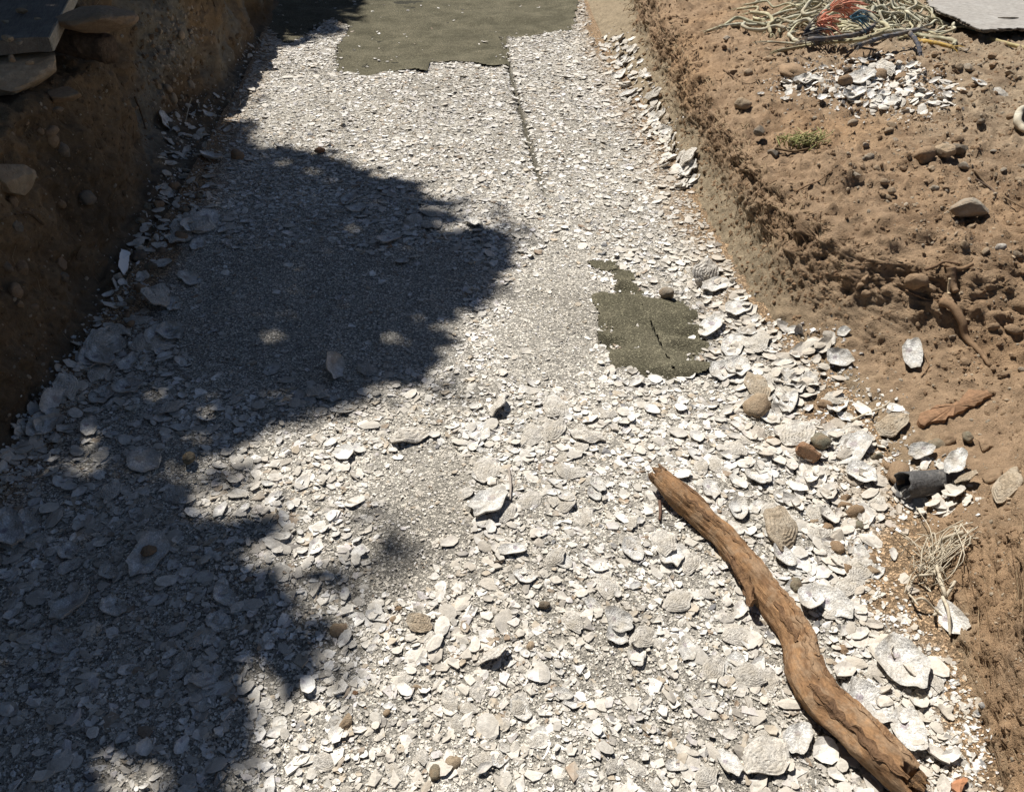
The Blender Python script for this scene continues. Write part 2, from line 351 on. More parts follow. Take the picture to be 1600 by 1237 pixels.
def lcol(P, n):
    x, y, z = P[..., 0], P[..., 1], P[..., 2]
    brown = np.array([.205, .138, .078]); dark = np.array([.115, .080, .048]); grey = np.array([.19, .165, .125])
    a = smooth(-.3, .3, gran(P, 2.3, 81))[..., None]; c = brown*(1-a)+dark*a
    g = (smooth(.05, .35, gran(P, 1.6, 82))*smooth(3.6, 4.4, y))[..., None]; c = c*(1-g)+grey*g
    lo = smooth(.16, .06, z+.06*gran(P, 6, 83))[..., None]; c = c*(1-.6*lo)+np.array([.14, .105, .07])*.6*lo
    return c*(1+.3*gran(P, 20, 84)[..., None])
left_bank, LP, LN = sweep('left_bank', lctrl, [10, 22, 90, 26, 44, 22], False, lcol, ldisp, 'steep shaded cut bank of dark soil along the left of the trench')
L_WALL = (32, 122)

bpy.context.view_layer.update()
DG = bpy.context.evaluated_depsgraph_get()
TERR = [o.evaluated_get(DG) for o in (floor, right_bank, left_bank)]
def cast(o, d):
    best = None
    for t in TERR:
        hit, loc, nor, _ = t.ray_cast(o, d)
        if hit:
            q = (loc-o).length
            if best is None or q < best[0]: best = (q, loc, nor)
    return best
def hit_px(px, py):
    b = cast(cam.location.copy(), px_dir(px, py).normalized())
    n = b[2] if b[2].dot(px_dir(px, py)) < 0 else -b[2]
    return b[1], n
def drop(x, y):
    b = cast(Vector((x, y, 3.0)), Vector((0, 0, -1)))
    if b is None: return Vector((x, y, 0)), Vector((0, 0, 1))
    n = b[2] if b[2].z > 0 else -b[2]
    return b[1], n
def soft_n(p, r=0.05):
    h = [drop(p.x+dx, p.y+dy)[0] for dx, dy in ((r, 0), (-r, 0), (0, r), (0, -r))]
    n = (h[0]-h[1]).cross(h[2]-h[3]); n.normalize(); return n if n.z > 0 else -n

# ------------------------------------------------------------------ trees beside the trench (above and left of the view; shaped crowns throw the shade, round ones are added to block sky)
def ray_shift(h): return SUN_H*h/math.tan(SUN_EL)
SH_A = [gp(*p) for p in ((372, 120), (382, 150), (388, 190), (402, 228), (450, 226), (500, 236), (545, 248), (590, 268), (640, 280), (690, 305), (740, 322), (785, 345), (812, 385), (806, 420), (785, 445), (770, 480), (715, 505), (728, 540), (690, 560), (702, 600), (650, 612), (610, 618), (560, 640), (520, 655), (455, 668), (400, 690), (345, 722), (300, 745), (150, 740), (-60, 720))] + [(-2.6, 2.2), (-4.6, 3.0), (-4.8, 6.0), (-2.6, 6.3), (-2.1, 6.05)]
SH_B = [gp(*p) for p in ((-60, 712), (150, 732), (330, 748), (385, 772), (440, 778), (490, 795), (560, 812), (630, 832), (690, 866), (640, 905), (560, 916), (505, 930), (495, 960), (525, 985), (545, 1005), (520, 1030), (520, 1055), (500, 1085), (480, 1110), (455, 1140), (425, 1165), (405, 1195), (390, 1240))] + [(-.1, .42), (-.15, -0.8), (-4.4, -1.0), (-4.6, 3.2), (-2.6, 2.3)]
SH_C = [gp(*p) for p in ((585, -70), (580, 0), (562, 25), (545, 48), (505, 60), (470, 74), (430, 82), (405, 60), (385, 45))] + [(-2.7, 6.9), (-4.6, 7.4), (-5.2, 14.5), (-2.2, 15.5)]
def tree(label, poly, base, zlo, zhi, seed, lean, hole=None):
    r = np.random.default_rng(seed)
    px_, py_ = np.array(poly).T; A = 0.5*abs(np.sum(px_*np.roll(py_, 1)-py_*np.roll(px_, 1)))
    t = empty('tree', base, label, 'tree', 'trees standing on the left bank')
    vs, fs, cs, off = [], [], [], 0
    for size, dens, inset in ((0.19, 1350, 0.06), (0.055, 3600, 0.0)):
        n = int(A*dens*1.5); x = r.uniform(px_.min()-.2, px_.max()+.2, n); y = r.uniform(py_.min()-.2, py_.max()+.2, n)
        n = int(n*((px_.max()-px_.min()+.4)*(py_.max()-py_.min()+.4))/A/1.5); x = r.uniform(px_.min()-.2, px_.max()+.2, n); y = r.uniform(py_.min()-.2, py_.max()+.2, n)
        j = 0.24 if inset == 0 else 0.08
        kx = x+j*fbm(x*5, y*5, None, 4, seed+1)+r.normal(0, .035 if inset == 0 else .01, n); ky = y+j*fbm(x*5, y*5, None, 4, seed+2)+r.normal(0, .035 if inset == 0 else .01, n)
        keep = inpoly(kx, ky, poly)
        if inset:
            for a in np.linspace(0, 2*math.pi, 8, endpoint=False): keep &= inpoly(x+inset*math.cos(a), y+inset*math.sin(a), poly)
        if hole is not None: keep &= ~((x-hole[0])**2+(y-hole[1])**2 < hole[2]**2)
        rim = ~np.all([inpoly(x+.34*math.cos(a), y+.34*math.sin(a), poly) for a in np.linspace(0, 2*math.pi, 10, endpoint=False)], axis=0)
        keep &= ~(rim & (fbm(x*9, y*9, None, 3, seed+9) > .15+.06*r.normal(0, 1, len(x))))
        if not inset: keep &= rim | (r.uniform(0, 1, len(x)) < .15)
        x, y = x[keep], y[keep]; n = len(x)
        cl = fbm(x*2.2, y*2.2, None, 2, seed+5)
        h = zlo + (zhi-zlo)*np.clip(0.5+0.9*cl+r.normal(0, .22, n), 0, 1)
        sh = h[:, None]/math.tan(SUN_EL)*SUN_H[None, :]
        c = np.stack([x+sh[:, 0], y+sh[:, 1], h], 1)
        u = r.normal(size=(n, 3)); u[:, 2] *= .6; u /= np.linalg.norm(u, axis=1, keepdims=True)
        w_ = r.normal(size=(n, 3)); w_ -= u*np.sum(u*w_, 1, keepdims=True); w_ /= np.linalg.norm(w_, axis=1, keepdims=True)
        s = size*r.uniform(.7, 1.3, (n, 1))
        q = np.stack([c-u*s*.5, c+w_*s*.22, c+u*s*.5, c-w_*s*.22], 1).reshape(-1, 3)
        vs.append(q); fs.append(np.arange(4*n).reshape(-1, 4)+off); off += 4*n
        g = r.uniform(.7, 1.3, (n, 1))*np.array([[.045, .075, .025]]); cs.append(np.repeat(g, 4, 0))
    V = np.concatenate(vs) - np.array(base)
    link('crown', mesh_np('crown', V, np.concatenate(fs), M_LEAF, np.concatenate(cs)), t)
    # trunk and limbs
    cen = V.mean(0); tv, tf, off = [], [], 0
    def limb(p0, p1, r0, r1, k=8, segs=10, bend=.15):
        nonlocal off
        p0, p1 = np.array(p0, float), np.array(p1, float); b = r.normal(0, bend, 3)*np.linalg.norm(p1-p0); b[2] *= .3
        d = (p1-p0)/np.linalg.norm(p1-p0); a = np.cross(d, [0.3, 1, .2]); a /= np.linalg.norm(a); e = np.cross(d, a)
        for i in range(segs+1):
            q = i/segs; c = p0+(p1-p0)*q+b*math.sin(q*math.pi)*.5; rad = r0+(r1-r0)*q
            for m in range(k):
                th = 2*math.pi*m/k; rr = rad*(1+.12*math.sin(3*th+q*7)+.06*r.normal())
                tv.append(c+rr*(a*math.cos(th)+e*math.sin(th)))
        for i in range(segs):
            for m in range(k):
                tf.append((off+i*k+m, off+i*k+(m+1) % k, off+(i+1)*k+(m+1) % k, off+(i+1)*k+m))
        off += k*(segs+1)
    fork = np.array([cen[0]*.35, cen[1]*.35, zlo*.62-base[2]])
    limb((0, 0, -.1), fork, .17, .12)
    for i in range(14):
        for tr in range(60):         # limbs stay inside their own crown
            e = V[r.integers(0, len(V))]; q = np.linspace(.25, 1, 9)[:, None]; w_ = fork+(e-fork)*q+np.array(base)
            g_ = w_[:, :2]-SUN_H[None, :]*w_[:, 2:3]/math.tan(SUN_EL)
            if all(inpoly(g_[:, 0]+dx, g_[:, 1]+dy, poly).all() for dx, dy in ((.15, 0), (-.15, 0), (0, .15), (0, -.15))): break
        else: continue
        limb(fork*r.uniform(.85, 1.02), e, .055, .012, 6, 8, .05)
    link('trunk', mesh_np('trunk', np.array(tv), np.array(tf), M_BARK, np.tile([[.12, .085, .055]], (len(tv), 1)), True), t)
    return t
_h = hit_px(285, 22)[0]; LEDGE = (_h.x-SUN_H[0]*_h.z/math.tan(SUN_EL), _h.y-SUN_H[1]*_h.z/math.tan(SUN_EL), .16)
tree('leafy tree on the left bank throwing the wide shadow across the trench', SH_A, (-4.6, 6.7, 1.10), 3.9, 9.5, 101, 0, LEDGE)
tree('leafy tree throwing the shadow over the near left corner', SH_B, (-4.6, 4.0, 0.95), 3.8, 9.0, 202, 0)
tree('leafy tree farthest along the left bank, shading the far mat', SH_C, (-5.4, 13.5, 1.15), 4.5, 9.5, 303, 0, LEDGE)

def sky_block_tree(label, base, rx, rz, zc, n, seed):  # added trees out of view; their crowns block sky light to deepen the shade
    r = np.random.default_rng(seed); t = empty('tree', base, label, 'tree', 'trees standing on the left bank')
    u = r.normal(size=(n, 3)); u /= np.linalg.norm(u, axis=1, keepdims=True)
    k = r.uniform(.45, 1, (n, 1))**.5*(1+.35*fbm(u[:, 0]*2.5, u[:, 1]*2.5, u[:, 2]*2.5, 3, seed))[:, None]
    c = u*k*np.array([rx, rx, rz])+np.array([0, 0, zc])
    a = r.normal(size=(n, 3)); a /= np.linalg.norm(a, axis=1, keepdims=True); b = np.cross(a, r.normal(size=(n, 3))); b /= np.linalg.norm(b, axis=1, keepdims=True)
    s_ = r.uniform(.10, .22, (n, 1)); q = np.stack([c-a*s_*.5, c+b*s_*.25, c+a*s_*.5, c-b*s_*.25], 1).reshape(-1, 3)
    link('crown', mesh_np('crown', q, np.arange(4*n).reshape(-1, 4), M_LEAF, np.repeat(r.uniform(.7, 1.3, (n, 1))*np.array([[.045, .075, .025]]), 4, 0)), t)
    tv, tf, kk = [], [], 9
    for i in range(9):
        zz = -.15+i/8*(zc+.15); rad = .19*(1-.05*i)
        for m in range(kk): th = 2*math.pi*m/kk; tv.append(((rad*(1+.1*math.sin(3*th+i)))*math.cos(th)+.05*math.sin(i*.8), rad*math.sin(th)+.05*math.cos(i), zz))
    for i in range(8):
        for m in range(kk): tf.append((i*kk+m, i*kk+(m+1) % kk, (i+1)*kk+(m+1) % kk, (i+1)*kk+m))
    link('trunk', mesh_np('trunk', np.array(tv), np.array(tf), M_BARK, np.tile([[.12, .085, .055]], (len(tv), 1)), True), t)
sky_block_tree('round leafy tree added out of view to block sky over the near left bank', (-6.2, 0.6, 1.0), 2.8, 3.8, 4.8, 18000, 11)
sky_block_tree('round leafy tree added out of view to block sky over the middle left bank', (-7.4, 4.6, 1.05), 3.0, 4.0, 5.4, 18000, 12)
sky_block_tree('tall spreading tree added behind the viewer to block the sky overhead', (-2.6, -1.6, 0.8), 4.6, 2.3, 9.4, 30000, 13)
sky_block_tree('tall leafy tree added behind the first row to block sky left of the trench', (-8.6, 8.8, 1.0), 3.2, 4.2, 5.6, 17000, 14)

# ------------------------------------------------------------------ mats showing through the shells
def mat_sheet(name, poly, step, label, extra, x0, x1, y0, y1, gap=False):
    gx = np.arange(x0, x1, step); gy = np.arange(y0, y1, step); X, Y = np.meshgrid(gx, gy)
    Z = floor_z(X, Y)*0.8 + 0.002 + extra(X, Y) + .002*fbm(X*40, Y*40, None, 2, 91)
    m = np.zeros(X.shape, bool)
    ax = X + 0.03*fbm(X*14, Y*14, None, 3, 51); ay = Y + 0.03*fbm(X*14, Y*14, None, 3, 52)
    e_ = .03 if step > .02 else .016
    for dx, dy in ((0, 0), (e_, 0), (-e_, 0), (0, e_), (0, -e_)): m |= inpoly(ax+dx, ay+dy, poly)
    f = grid_faces(*X.shape); keep = m.ravel()[f].all(1)
    if gap:
        d = seam_d(X, Y, SLIT).ravel()[f].mean(1); nz = vnoise(X.ravel()[f].mean(1)*9, Y.ravel()[f].mean(1)*22, None, 97)
        keep &= ~((d < 0.0032+0.004*np.clip(nz, 0, 1)) & (nz > -0.15))
    f = f[keep]; used = np.unique(f); remap = np.full(X.size, -1); remap[used] = np.arange(len(used))
    V = np.stack([X, Y, Z], -1).reshape(-1, 3)[used]; o = V.mean(0); o[2] = 0
    ob = link(name, mesh_np(name, V-o, remap[f], M_MAT, None, True), label=label, cat='mat'); ob.location = o
    return ob
mat_sheet('ground_mat', FARMAT, 0.03, 'large olive grey coarse mat at the far end of the trench floor',
          lambda X, Y: .03*fbm(X*2.2, Y*2.2, None, 3, 92)+.014*fbm(X*9, Y*9, None, 3, 96)+.035*np.exp(-(((X+0.05)/.45)**2+((Y-8.0)/.35)**2)) - .03*np.exp(-(((X+0.14)/.06)**2+((Y-8.05)/.12)**2)), -2.6, 1.1, 5.9, 12.0)
mat_sheet('ground_mat', PATCH, 0.006, 'small rippled olive grey mat patch with a slit seam, bare among shells',
          lambda X, Y: .017*np.sin((Y+0.3*X)*44+3.2*fbm(X*4, Y*4, None, 3, 93))*smooth(-.35, .3, fbm(X*5, Y*5, None, 2, 95))+.008*fbm(X*11, Y*11, None, 4, 94)+.004, .2, .95, 2.25, 3.3, True)
for i, b in enumerate(BITS):
    q = np.array(b)
    mat_sheet('ground_mat', b, 0.01, ('tiny bare olive mat spot farthest above the rippled patch', 'tiny bare olive mat spot just above the rippled patch')[i],
              lambda X, Y: .003*fbm(X*9, Y*9, None, 3, 94)+.004, q[:, 0].min()-.08, q[:, 0].max()+.08, q[:, 1].min()-.08, q[:, 1].max()+.08)

# ------------------------------------------------------------------ crushed shell: small fragments as one mass
PAL = np.array([[.84, .81, .755], [.70, .66, .585], [.55, .51, .445], [.38, .35, .305], [.46, .38, .28], [.27, .19, .125], [.15, .15, .155], [.66, .62, .60]])
PW = np.array([.25, .26, .17, .09, .08, .035, .03, .085]); PW /= PW.sum()
def fragments(P, Nn, size, r, nv=6, tilt=.22, pal=PAL, pw=PW, thick=.16, curve=.5, aspect=(.5, 1.0), tint=None):
    """shards with thickness; P (n,3) centres, Nn (n,3) normals, size (n,) lengths"""
    n = len(P)
    nn = Nn + r.normal(0, 1, (n, 3))*tilt; nn /= np.linalg.norm(nn, axis=1, keepdims=True)
    a = r.normal(size=(n, 3)); a -= nn*np.sum(a*nn, 1, keepdims=True); a /= np.linalg.norm(a, axis=1, keepdims=True); b = np.cross(nn, a)
    th = (np.arange(nv)[None, :]+r.uniform(-.35, .35, (n, nv)))*2*math.pi/nv
    rad = r.uniform(.55, 1.1, (n, nv))*size[:, None]*.5; asp = r.uniform(*aspect, (n, 1))
    u, v = rad*np.cos(th), rad*np.sin(th)*asp
    k = r.normal(0, curve, (n, 1))
    zr = k*u*u/size[:, None] + r.normal(0, .05, (n, nv))*size[:, None]
    t = np.clip(size*thick, .0012, .007)[:, None]
    top = P[:, None, :] + u[..., None]*a[:, None, :] + v[..., None]*b[:, None, :] + zr[..., None]*nn[:, None, :]
    bot = top - (t*r.uniform(.7, 1.6, (n, nv)))[..., None]*nn[:, None, :]
    ctr = P + nn*(r.normal(.0, .05, (n, 1))*size[:, None])
    V = np.concatenate([ctr[:, None, :], top, bot], 1); m = 2*nv+1
    i = np.arange(nv); j = (i+1) % nv
    loc = np.concatenate([np.stack([np.zeros(nv, int), 1+i, 1+j], 1), np.stack([1+i, 1+nv+i, 1+nv+j], 1), np.stack([1+i, 1+nv+j, 1+j], 1)])
    F = (np.arange(n)*m)[:, None, None] + loc[None]
    ci = r.choice(len(pal), n, p=pw); C = pal[ci]*r.uniform(.8, 1.12, (n, 1))
    if tint is not None: C = C*(1-tint[1][:, None])+np.asarray(tint[0])*tint[1][:, None]
    C = C*(1+.30*fbm(P[:, 0]*2.3, P[:, 1]*2.3, None, 3, 77)+.22*fbm(P[:, 0]*9, P[:, 1]*9, None, 2, 78))[:, None]
    C = np.repeat(C[:, None, :], m, 1); C[:, 1+nv:] *= .8
    return V.reshape(-1, 3), F.reshape(-1, 3), C.reshape(-1, 3)
def in_view(x, y, z=0, m=40):
    dz = z-CAM_H; dep = y*math.cos(PITCH)-dz*math.sin(PITCH); up = y*math.sin(PITCH)+dz*math.cos(PITCH)
    px = 800+FPX*x/dep; py = 618.5-FPX*up/dep
    return (px > -m) & (px < 1600+m) & (py > -m) & (py < 1237+m) & (dep > 0), dep
LANES = [[gp(*p) for p in ((560, 700), (690, 690), (740, 840), (680, 900), (620, 960), (560, 1000), (560, 860))],     # fine grit areas
         [gp(*p) for p in ((260, 380), (640, 390), (780, 430), (690, 560), (560, 600), (330, 600), (240, 520))],
         [gp(*p) for p in ((840, 380), (910, 390), (940, 560), (880, 620), (760, 560), (800, 470))],
         [gp(*p) for p in ((870, 1000), (930, 1000), (960, 1130), (900, 1160))], [gp(*p) for p in ((230, 680), (340, 680), (330, 760), (250, 790))]]
def fineness(x, y):
    jx = x+.18*fbm(x*3.5, y*3.5, None, 3, 111); jy = y+.18*fbm(x*3.5, y*3.5, None, 3, 112)
    f = np.zeros(x.shape)
    for l in LANES: f = np.maximum(f, inpoly(jx, jy, l)*1.0)
    return np.clip(f + .35*smooth(-.05, .4, fbm(x*1.5, y*1.5, None, 3, 113)), 0, 1)
def scatter_floor(n, smin_px, smax, power, r, fine_keep, edge_boost=0):
    x = r.uniform(-2.6, 1.35, n); y = r.uniform(.55, 8.9, n)
    # even spread in the picture rather than on the ground: more, smaller pieces close by
    v, dep = in_view(x, y); keep = v & (x > l_edge(y)-.03) & (x < r_edge(y)+.02)
    x, y, dep = x[keep], y[keep], dep[keep]
    smin = smin_px*dep/788; u = r.uniform(0, 1, len(x))
    s = smin*(1-u*(1-(smin/smax)**power))**(-1/power)
    p = np.clip((1.9/dep)**1.25, 0, 1)
    f = fineness(x, y); p = p*np.where(s > .016, 1-fine_keep*f, 1.0)
    ok = (r.uniform(0, 1, len(x)) < p)
    om = on_mat(x, y); inner = om.copy()
    for dx, dy in ((.05, 0), (-.05, 0), (0, .05), (0, -.05), (.035, .035), (-.035, -.035)): inner &= on_mat(x+dx, y+dy)
    ok &= ~om | (r.uniform(0, 1, len(x)) < np.where(inner, .012, np.where(s < .02, .45, .12)))
    ok &= ~((seam_d(x, y) < .020*smooth(3.6, 4.6, y)*r.uniform(.3, 1.3, len(x))))
    ok &= r.uniform(0, 1, len(x)) > soilness(x, y)*.95
    return x[ok], y[ok], s[ok], dep[ok]
def fnormals(x, y):
    e = .03; zx = (floor_z(x+e, y)-floor_z(x-e, y))/(2*e); zy = (floor_z(x, y+e)-floor_z(x, y-e))/(2*e)
    n = np.stack([-zx*.5, -zy*.5, np.ones_like(zx)], 1); return n/np.linalg.norm(n, axis=1, keepdims=True)
r1 = np.random.default_rng(11)
x, y, s, dep = scatter_floor(390000, 2.4, .056, 1.22, r1, .92)
z = floor_z(x, y) + r1.uniform(-.002, .004, len(x)) + .04*s
soil = smooth(.22, 0.0, np.minimum(r_edge(y)-x, (x-l_edge(y))*1.5)+.10*fbm(x*6, y*6, None, 3, 115))*.62
dust = np.clip(.16+.5*smooth(0, .4, fbm(x*2.6, y*2.6, None, 3, 116)), 0, .5)*smooth(3.6, 1.8, y)
tc = np.array([.34, .275, .20])
tint_ = np.clip(soil+dust*.6, 0, .8); PQ = np.stack([x, y, z], 1); NQ = fnormals(x, y); big = s > 3.6*dep/788
V, F, C = fragments(PQ[big], NQ[big], s[big], r1, 6, .10, thick=.10, curve=.35, aspect=(.38, .95), tint=(tc, tint_[big]))
Vb, Fb, Cb = fragments(PQ[~big], NQ[~big], s[~big], r1, 4, .11, thick=.10, curve=.35, aspect=(.4, .95), tint=(tc, tint_[~big]))
V, F, C = np.vstack([V, Vb]), np.concatenate([F, Fb+len(V)]), np.vstack([C, Cb])
link('shell_fragments', mesh_np('shell_fragments', V, F, M_SHELLBITS, C), label='broken oyster shell fragments covering the trench floor', kind='stuff')
print('fragments', len(x), len(F))

# ------------------------------------------------------------------ oyster shells
def oyster(seed, rings, segs, outside):
    """one valve, length 1 along x, hinge at -x; z up is the side that shows"""
    r = np.random.default_rng(seed)
    th = np.linspace(0, 2*math.pi, segs, endpoint=False)
    wdt = r.uniform(.52, .78); bend = r.normal(0, .10)
    ph = r.uniform(0, 6.28, 5); am = r.uniform(.015, .055, 5)
    wave = sum(am[i]*np.sin((i+2)*th+ph[i]) for i in range(5)) + r.normal(0, .022, segs)
    for q_ in range(3):            # broken straight edges
        a_ = r.uniform(0, 6.28); wave = np.minimum(wave, r.uniform(.78, .95)/np.maximum(np.cos(th-a_), .05)-1)
    hinge = 1-.42*np.exp(-((np.abs(((th-math.pi+math.pi) % (2*math.pi))-math.pi))/.75)**2)
    ox = .5*np.cos(th)*(1+wave); oy = .5*wdt*np.sin(th)*(1+wave)*hinge
    oy = oy + bend*(ox*ox-.1)
    cup = (r.uniform(.03, .11) if outside else -r.uniform(.06, .16)); ruf = r.uniform(.015, .04); tw = r.normal(0, .10)
    rr = np.linspace(0, 1, rings+1)[1:]
    top, col = [], []
    cx = -.16 if outside else 0.02
    def colr(q, t):
        if outside:
            base = np.array([.72, .67, .585]); alt = np.array([.54, .485, .41]); k = .5+.5*math.sin(q*17+2*math.sin(2*t+seed))
            return base*(1-.6*k)+alt*.6*k + .3*max(0, q-.8)
        base = np.array([.84, .81, .75]); c = base.copy()
        sx, sy = q*math.cos(t)-.25, q*math.sin(t)*wdt-.12
        if sx*sx+sy*sy < .030: c = np.array([.50, .44, .45])
        if q > .88: c = np.array([.68, .65, .59])
        return c
    for q in rr:
        f = q
        step = (.032*((q*4.6+.25*np.sin(3*th+seed)) % 1.0) if outside else .006*math.sin(q*9))
        z = (cup*(1-f**2) if outside else cup*(1-f**1.7)) + step + ruf*f**2*np.sin(5*th+ph[0]*f)*(1.0) + tw*(oy*f)*(ox*f)*2
        top.append(np.stack([cx*(1-f)+ox*f, oy*f, z*np.ones(segs)], 1)); col.append(np.array([colr(q, t) for t in th]))
    top = np.concatenate(top); col = np.concatenate(col)
    thick = r.uniform(.03, .055)
    c0 = np.array([[cx, 0, cup+.01]])
    V = np.concatenate([c0, top]); C = np.concatenate([[colr(0, 0)], col])
    Vb = V.copy(); Vb[:, 2] -= thick; Vb[1+(rings-1)*segs:, :2] *= .97; Cb = C*np.array([.8, .78, .75])
    nV = len(V); F = []
    for j in range(segs):
        k = (j+1) % segs
        F.append((0, 1+j, 1+k)); F.append((nV, nV+1+k, nV+1+j))
        for i in range(rings-1):
            a, b = 1+i*segs, 1+(i+1)*segs
            F += [(a+j, b+j, b+k), (a+j, b+k, a+k)]
            F += [(nV+a+j, nV+b+k, nV+b+j), (nV+a+j, nV+a+k, nV+b+k)]
        a = 1+(rings-1)*segs; F += [(a+j, nV+a+j, nV+a+k), (a+j, nV+a+k, a+k)]
    V = np.concatenate([V, Vb]); V[:, 2] -= V[:, 2].min()
    return V, np.array(F), np.concatenate([C, Cb])
HI = {o: [oyster(500+i+50*o, 9, 32, bool(o)) for i in range(9)] for o in (0, 1)}
HI[2] = [(v, f, c*np.array([.62, .53, .42])) for v, f, c in HI[1]]
LO = [oyster(700+i, 2, 9, bool(i % 2)) for i in range(18)]
HIME = {o: [mesh_np('oyster_shell', *HI[o][i][:2], M_SHELL, HI[o][i][2], False) for i in range(9)] for o in (0, 1, 2)}
# the middle-sized shells past the 300 largest: one mass
def inst(protos, P, Nn, size, r, tilt, tint=None, gain=(.75, 1.12), flat=None):
    n = len(P); pid = r.integers(0, len(protos), n); Vs, Fs, Cs, off = [], [], [], 0
    nn = Nn + r.normal(0, 1, (n, 3))*tilt; nn /= np.linalg.norm(nn, axis=1, keepdims=True)
    a = r.normal(size=(n, 3)); a -= nn*np.sum(a*nn, 1, keepdims=True); a /= np.linalg.norm(a, axis=1, keepdims=True); b = np.cross(nn, a)
    for k in range(len(protos)):
        m = np.where(pid == k)[0]
        if not len(m): continue
        pv, pf, pc = protos[k]; q = pv[None]*size[m][:, None, None]
        if flat is not None: q = q*flat(len(m), r)
        W = P[m][:, None, :] + q[..., 0:1]*a[m][:, None, :] + q[..., 1:2]*b[m][:, None, :] + q[..., 2:3]*nn[m][:, None, :]
        Vs.append(W.reshape(-1, 3)); Fs.append((pf[None]+(np.arange(len(m))*len(pv))[:, None, None]).reshape(-1, 3)+off); off += len(m)*len(pv)
        c = pc[None]*r.uniform(*gain, (len(m), 1, 1))
        if tint is not None: t = tint[1][m][:, None, None]; c = c*(1-t)+np.asarray(tint[0])*t
        Cs.append(c.reshape(-1, 3))
    return np.concatenate(Vs), np.concatenate(Fs), np.concatenate(Cs)
r2 = np.random.default_rng(21)
x, y, s, dep = scatter_floor(26000, 8.0, .076, 1.6, r2, .97)
coarse = np.clip(.5+1.1*fbm(x*2.0, y*2.0, None, 3, 131) + .5*smooth(.5, .1, np.minimum(r_edge(y)-x, x-l_edge(y))) + .2*smooth(2.4, 1.4, y), .08, 1)
k = r2.uniform(0, 1, len(x)) < coarse*(.28+.72*smooth(4.6, 2.4, dep)); x, y, s = x[k], y[k], s[k]
z = floor_z(x, y)+r2.uniform(-.002, .008, len(x))
soil = smooth(.25, 0.0, np.minimum(r_edge(y)-x, (x-l_edge(y))*1.5)+.10*fbm(x*6, y*6, None, 3, 115))*.5
V1, F1, C1 = inst(LO, np.stack([x, y, z], 1), fnormals(x, y), s, r2, .16, (tc, np.clip(soil*.8+.5*smooth(.0, .5, fbm(x*3, y*3, None, 3, 117)), 0, .7)), gain=(.6, 1.08), flat=lambda n, r: np.stack([np.ones(n), r.uniform(.8, 1.3, n), r.uniform(.4, .9, n)], 1)[:, None, :])
# shells spilling over the soil at both feet and in the pile on the right bank
TALUS = [[(990, 60), (920, 60), (960, 140), (1010, 210), (1060, 300), (1090, 290), (1040, 180)], [(1090, 400), (1140, 430), (1180, 500), (1300, 520), (1340, 600), (1420, 640), (1400, 720), (1330, 760), (1380, 860), (1340, 960), (1180, 700), (1100, 600)],
         [(1300, 880), (1380, 900), (1440, 1000), (1530, 1100), (1540, 1237), (1440, 1237), (1330, 1060)], [(1400, 700), (1500, 720), (1520, 800), (1400, 820)],
         [(380, 60), (425, 60), (420, 130), (330, 260), (330, 330), (240, 400), (190, 520), (120, 600), (60, 720), (0, 760), (0, 700), (60, 620), (160, 480), (235, 320), (260, 180), (370, 130)]]
PILE = [(1205, 128), (1250, 105), (1300, 108), (1350, 92), (1400, 95), (1450, 110), (1490, 135), (1495, 165), (1440, 172), (1380, 175), (1310, 165), (1285, 140), (1230, 150)]
def px_scatter(poly, n, r):
    q = np.array(poly, float); out = np.zeros((0, 2))
    while len(out) < n:
        m = n*3+10; a = r.uniform(q[:, 0].min(), q[:, 0].max(), m); b = r.uniform(q[:, 1].min(), q[:, 1].max(), m)
        k = inpoly(a, b, poly); out = np.concatenate([out, np.stack([a[k], b[k]], 1)])
    return [(float(a), float(b)) for a, b in out[:n]]
tp, tn, ts, tt = [], [], [], []
for poly, n, s0, s1, so in ((TALUS[0], 260, .03, .09, .15), (TALUS[1], 260, .025, .08, .45), (TALUS[2], 90, .02, .065, .5), (TALUS[3], 50, .025, .075, .3), (TALUS[4], 260, .025, .08, .4), (PILE, 270, .02, .075, .05)):
    for a, b in px_scatter(poly, n, r2):
        if poly is PILE: a, b = a+r2.normal(0, 9), b+r2.normal(0, 6)
        h, nm = hit_px(a, b)
        if poly is not PILE and h.y < 2.4 and r2.uniform() < .8 and any(inpoly(np.array([h.x]), np.array([h.y]), q_)[0] for q_ in SOILZ): continue
        tp.append(h+nm*.004); tn.append(soft_n(h) if b > 20 else nm); ts.append(r2.uniform(s0, s1)**1.0); tt.append(so*r2.uniform(.3, 1.5))
V2, F2, C2 = inst(LO, np.array(tp), np.array(tn), np.array(ts), r2, .28, (tc, np.clip(np.array(tt), 0, .8)))
link('shell_litter', mesh_np('shell_litter', np.concatenate([V1, V2]), np.concatenate([F1, F2+len(V1)]), M_SHELLBITS, np.concatenate([C1, C2])), label='smaller oyster shells littering the trench floor and its edges', kind='stuff')
# small chips on the soil near the feet
tp, tn, ts = [], [], []
for poly, n in ((TALUS[0], 700), (TALUS[1], 2300), (TALUS[2], 1300), (TALUS[3], 250), (TALUS[4], 1500), (PILE, 1500)):
    for a, b in px_scatter(poly, n, r2):
        h, nm = hit_px(a+r2.normal(0, 12), max(2, b+r2.normal(0, 12))); tp.append(h+nm*.002); tn.append(nm); ts.append(.006+.022*r2.uniform()**2.2)
V, F, C = fragments(np.array(tp), np.array(tn), np.array(ts), r2, 5, .25)
link('shell_chips', mesh_np('shell_chips', V, F, M_SHELLBITS, C), label='white shell chips sprinkled over the brown soil', kind='stuff')

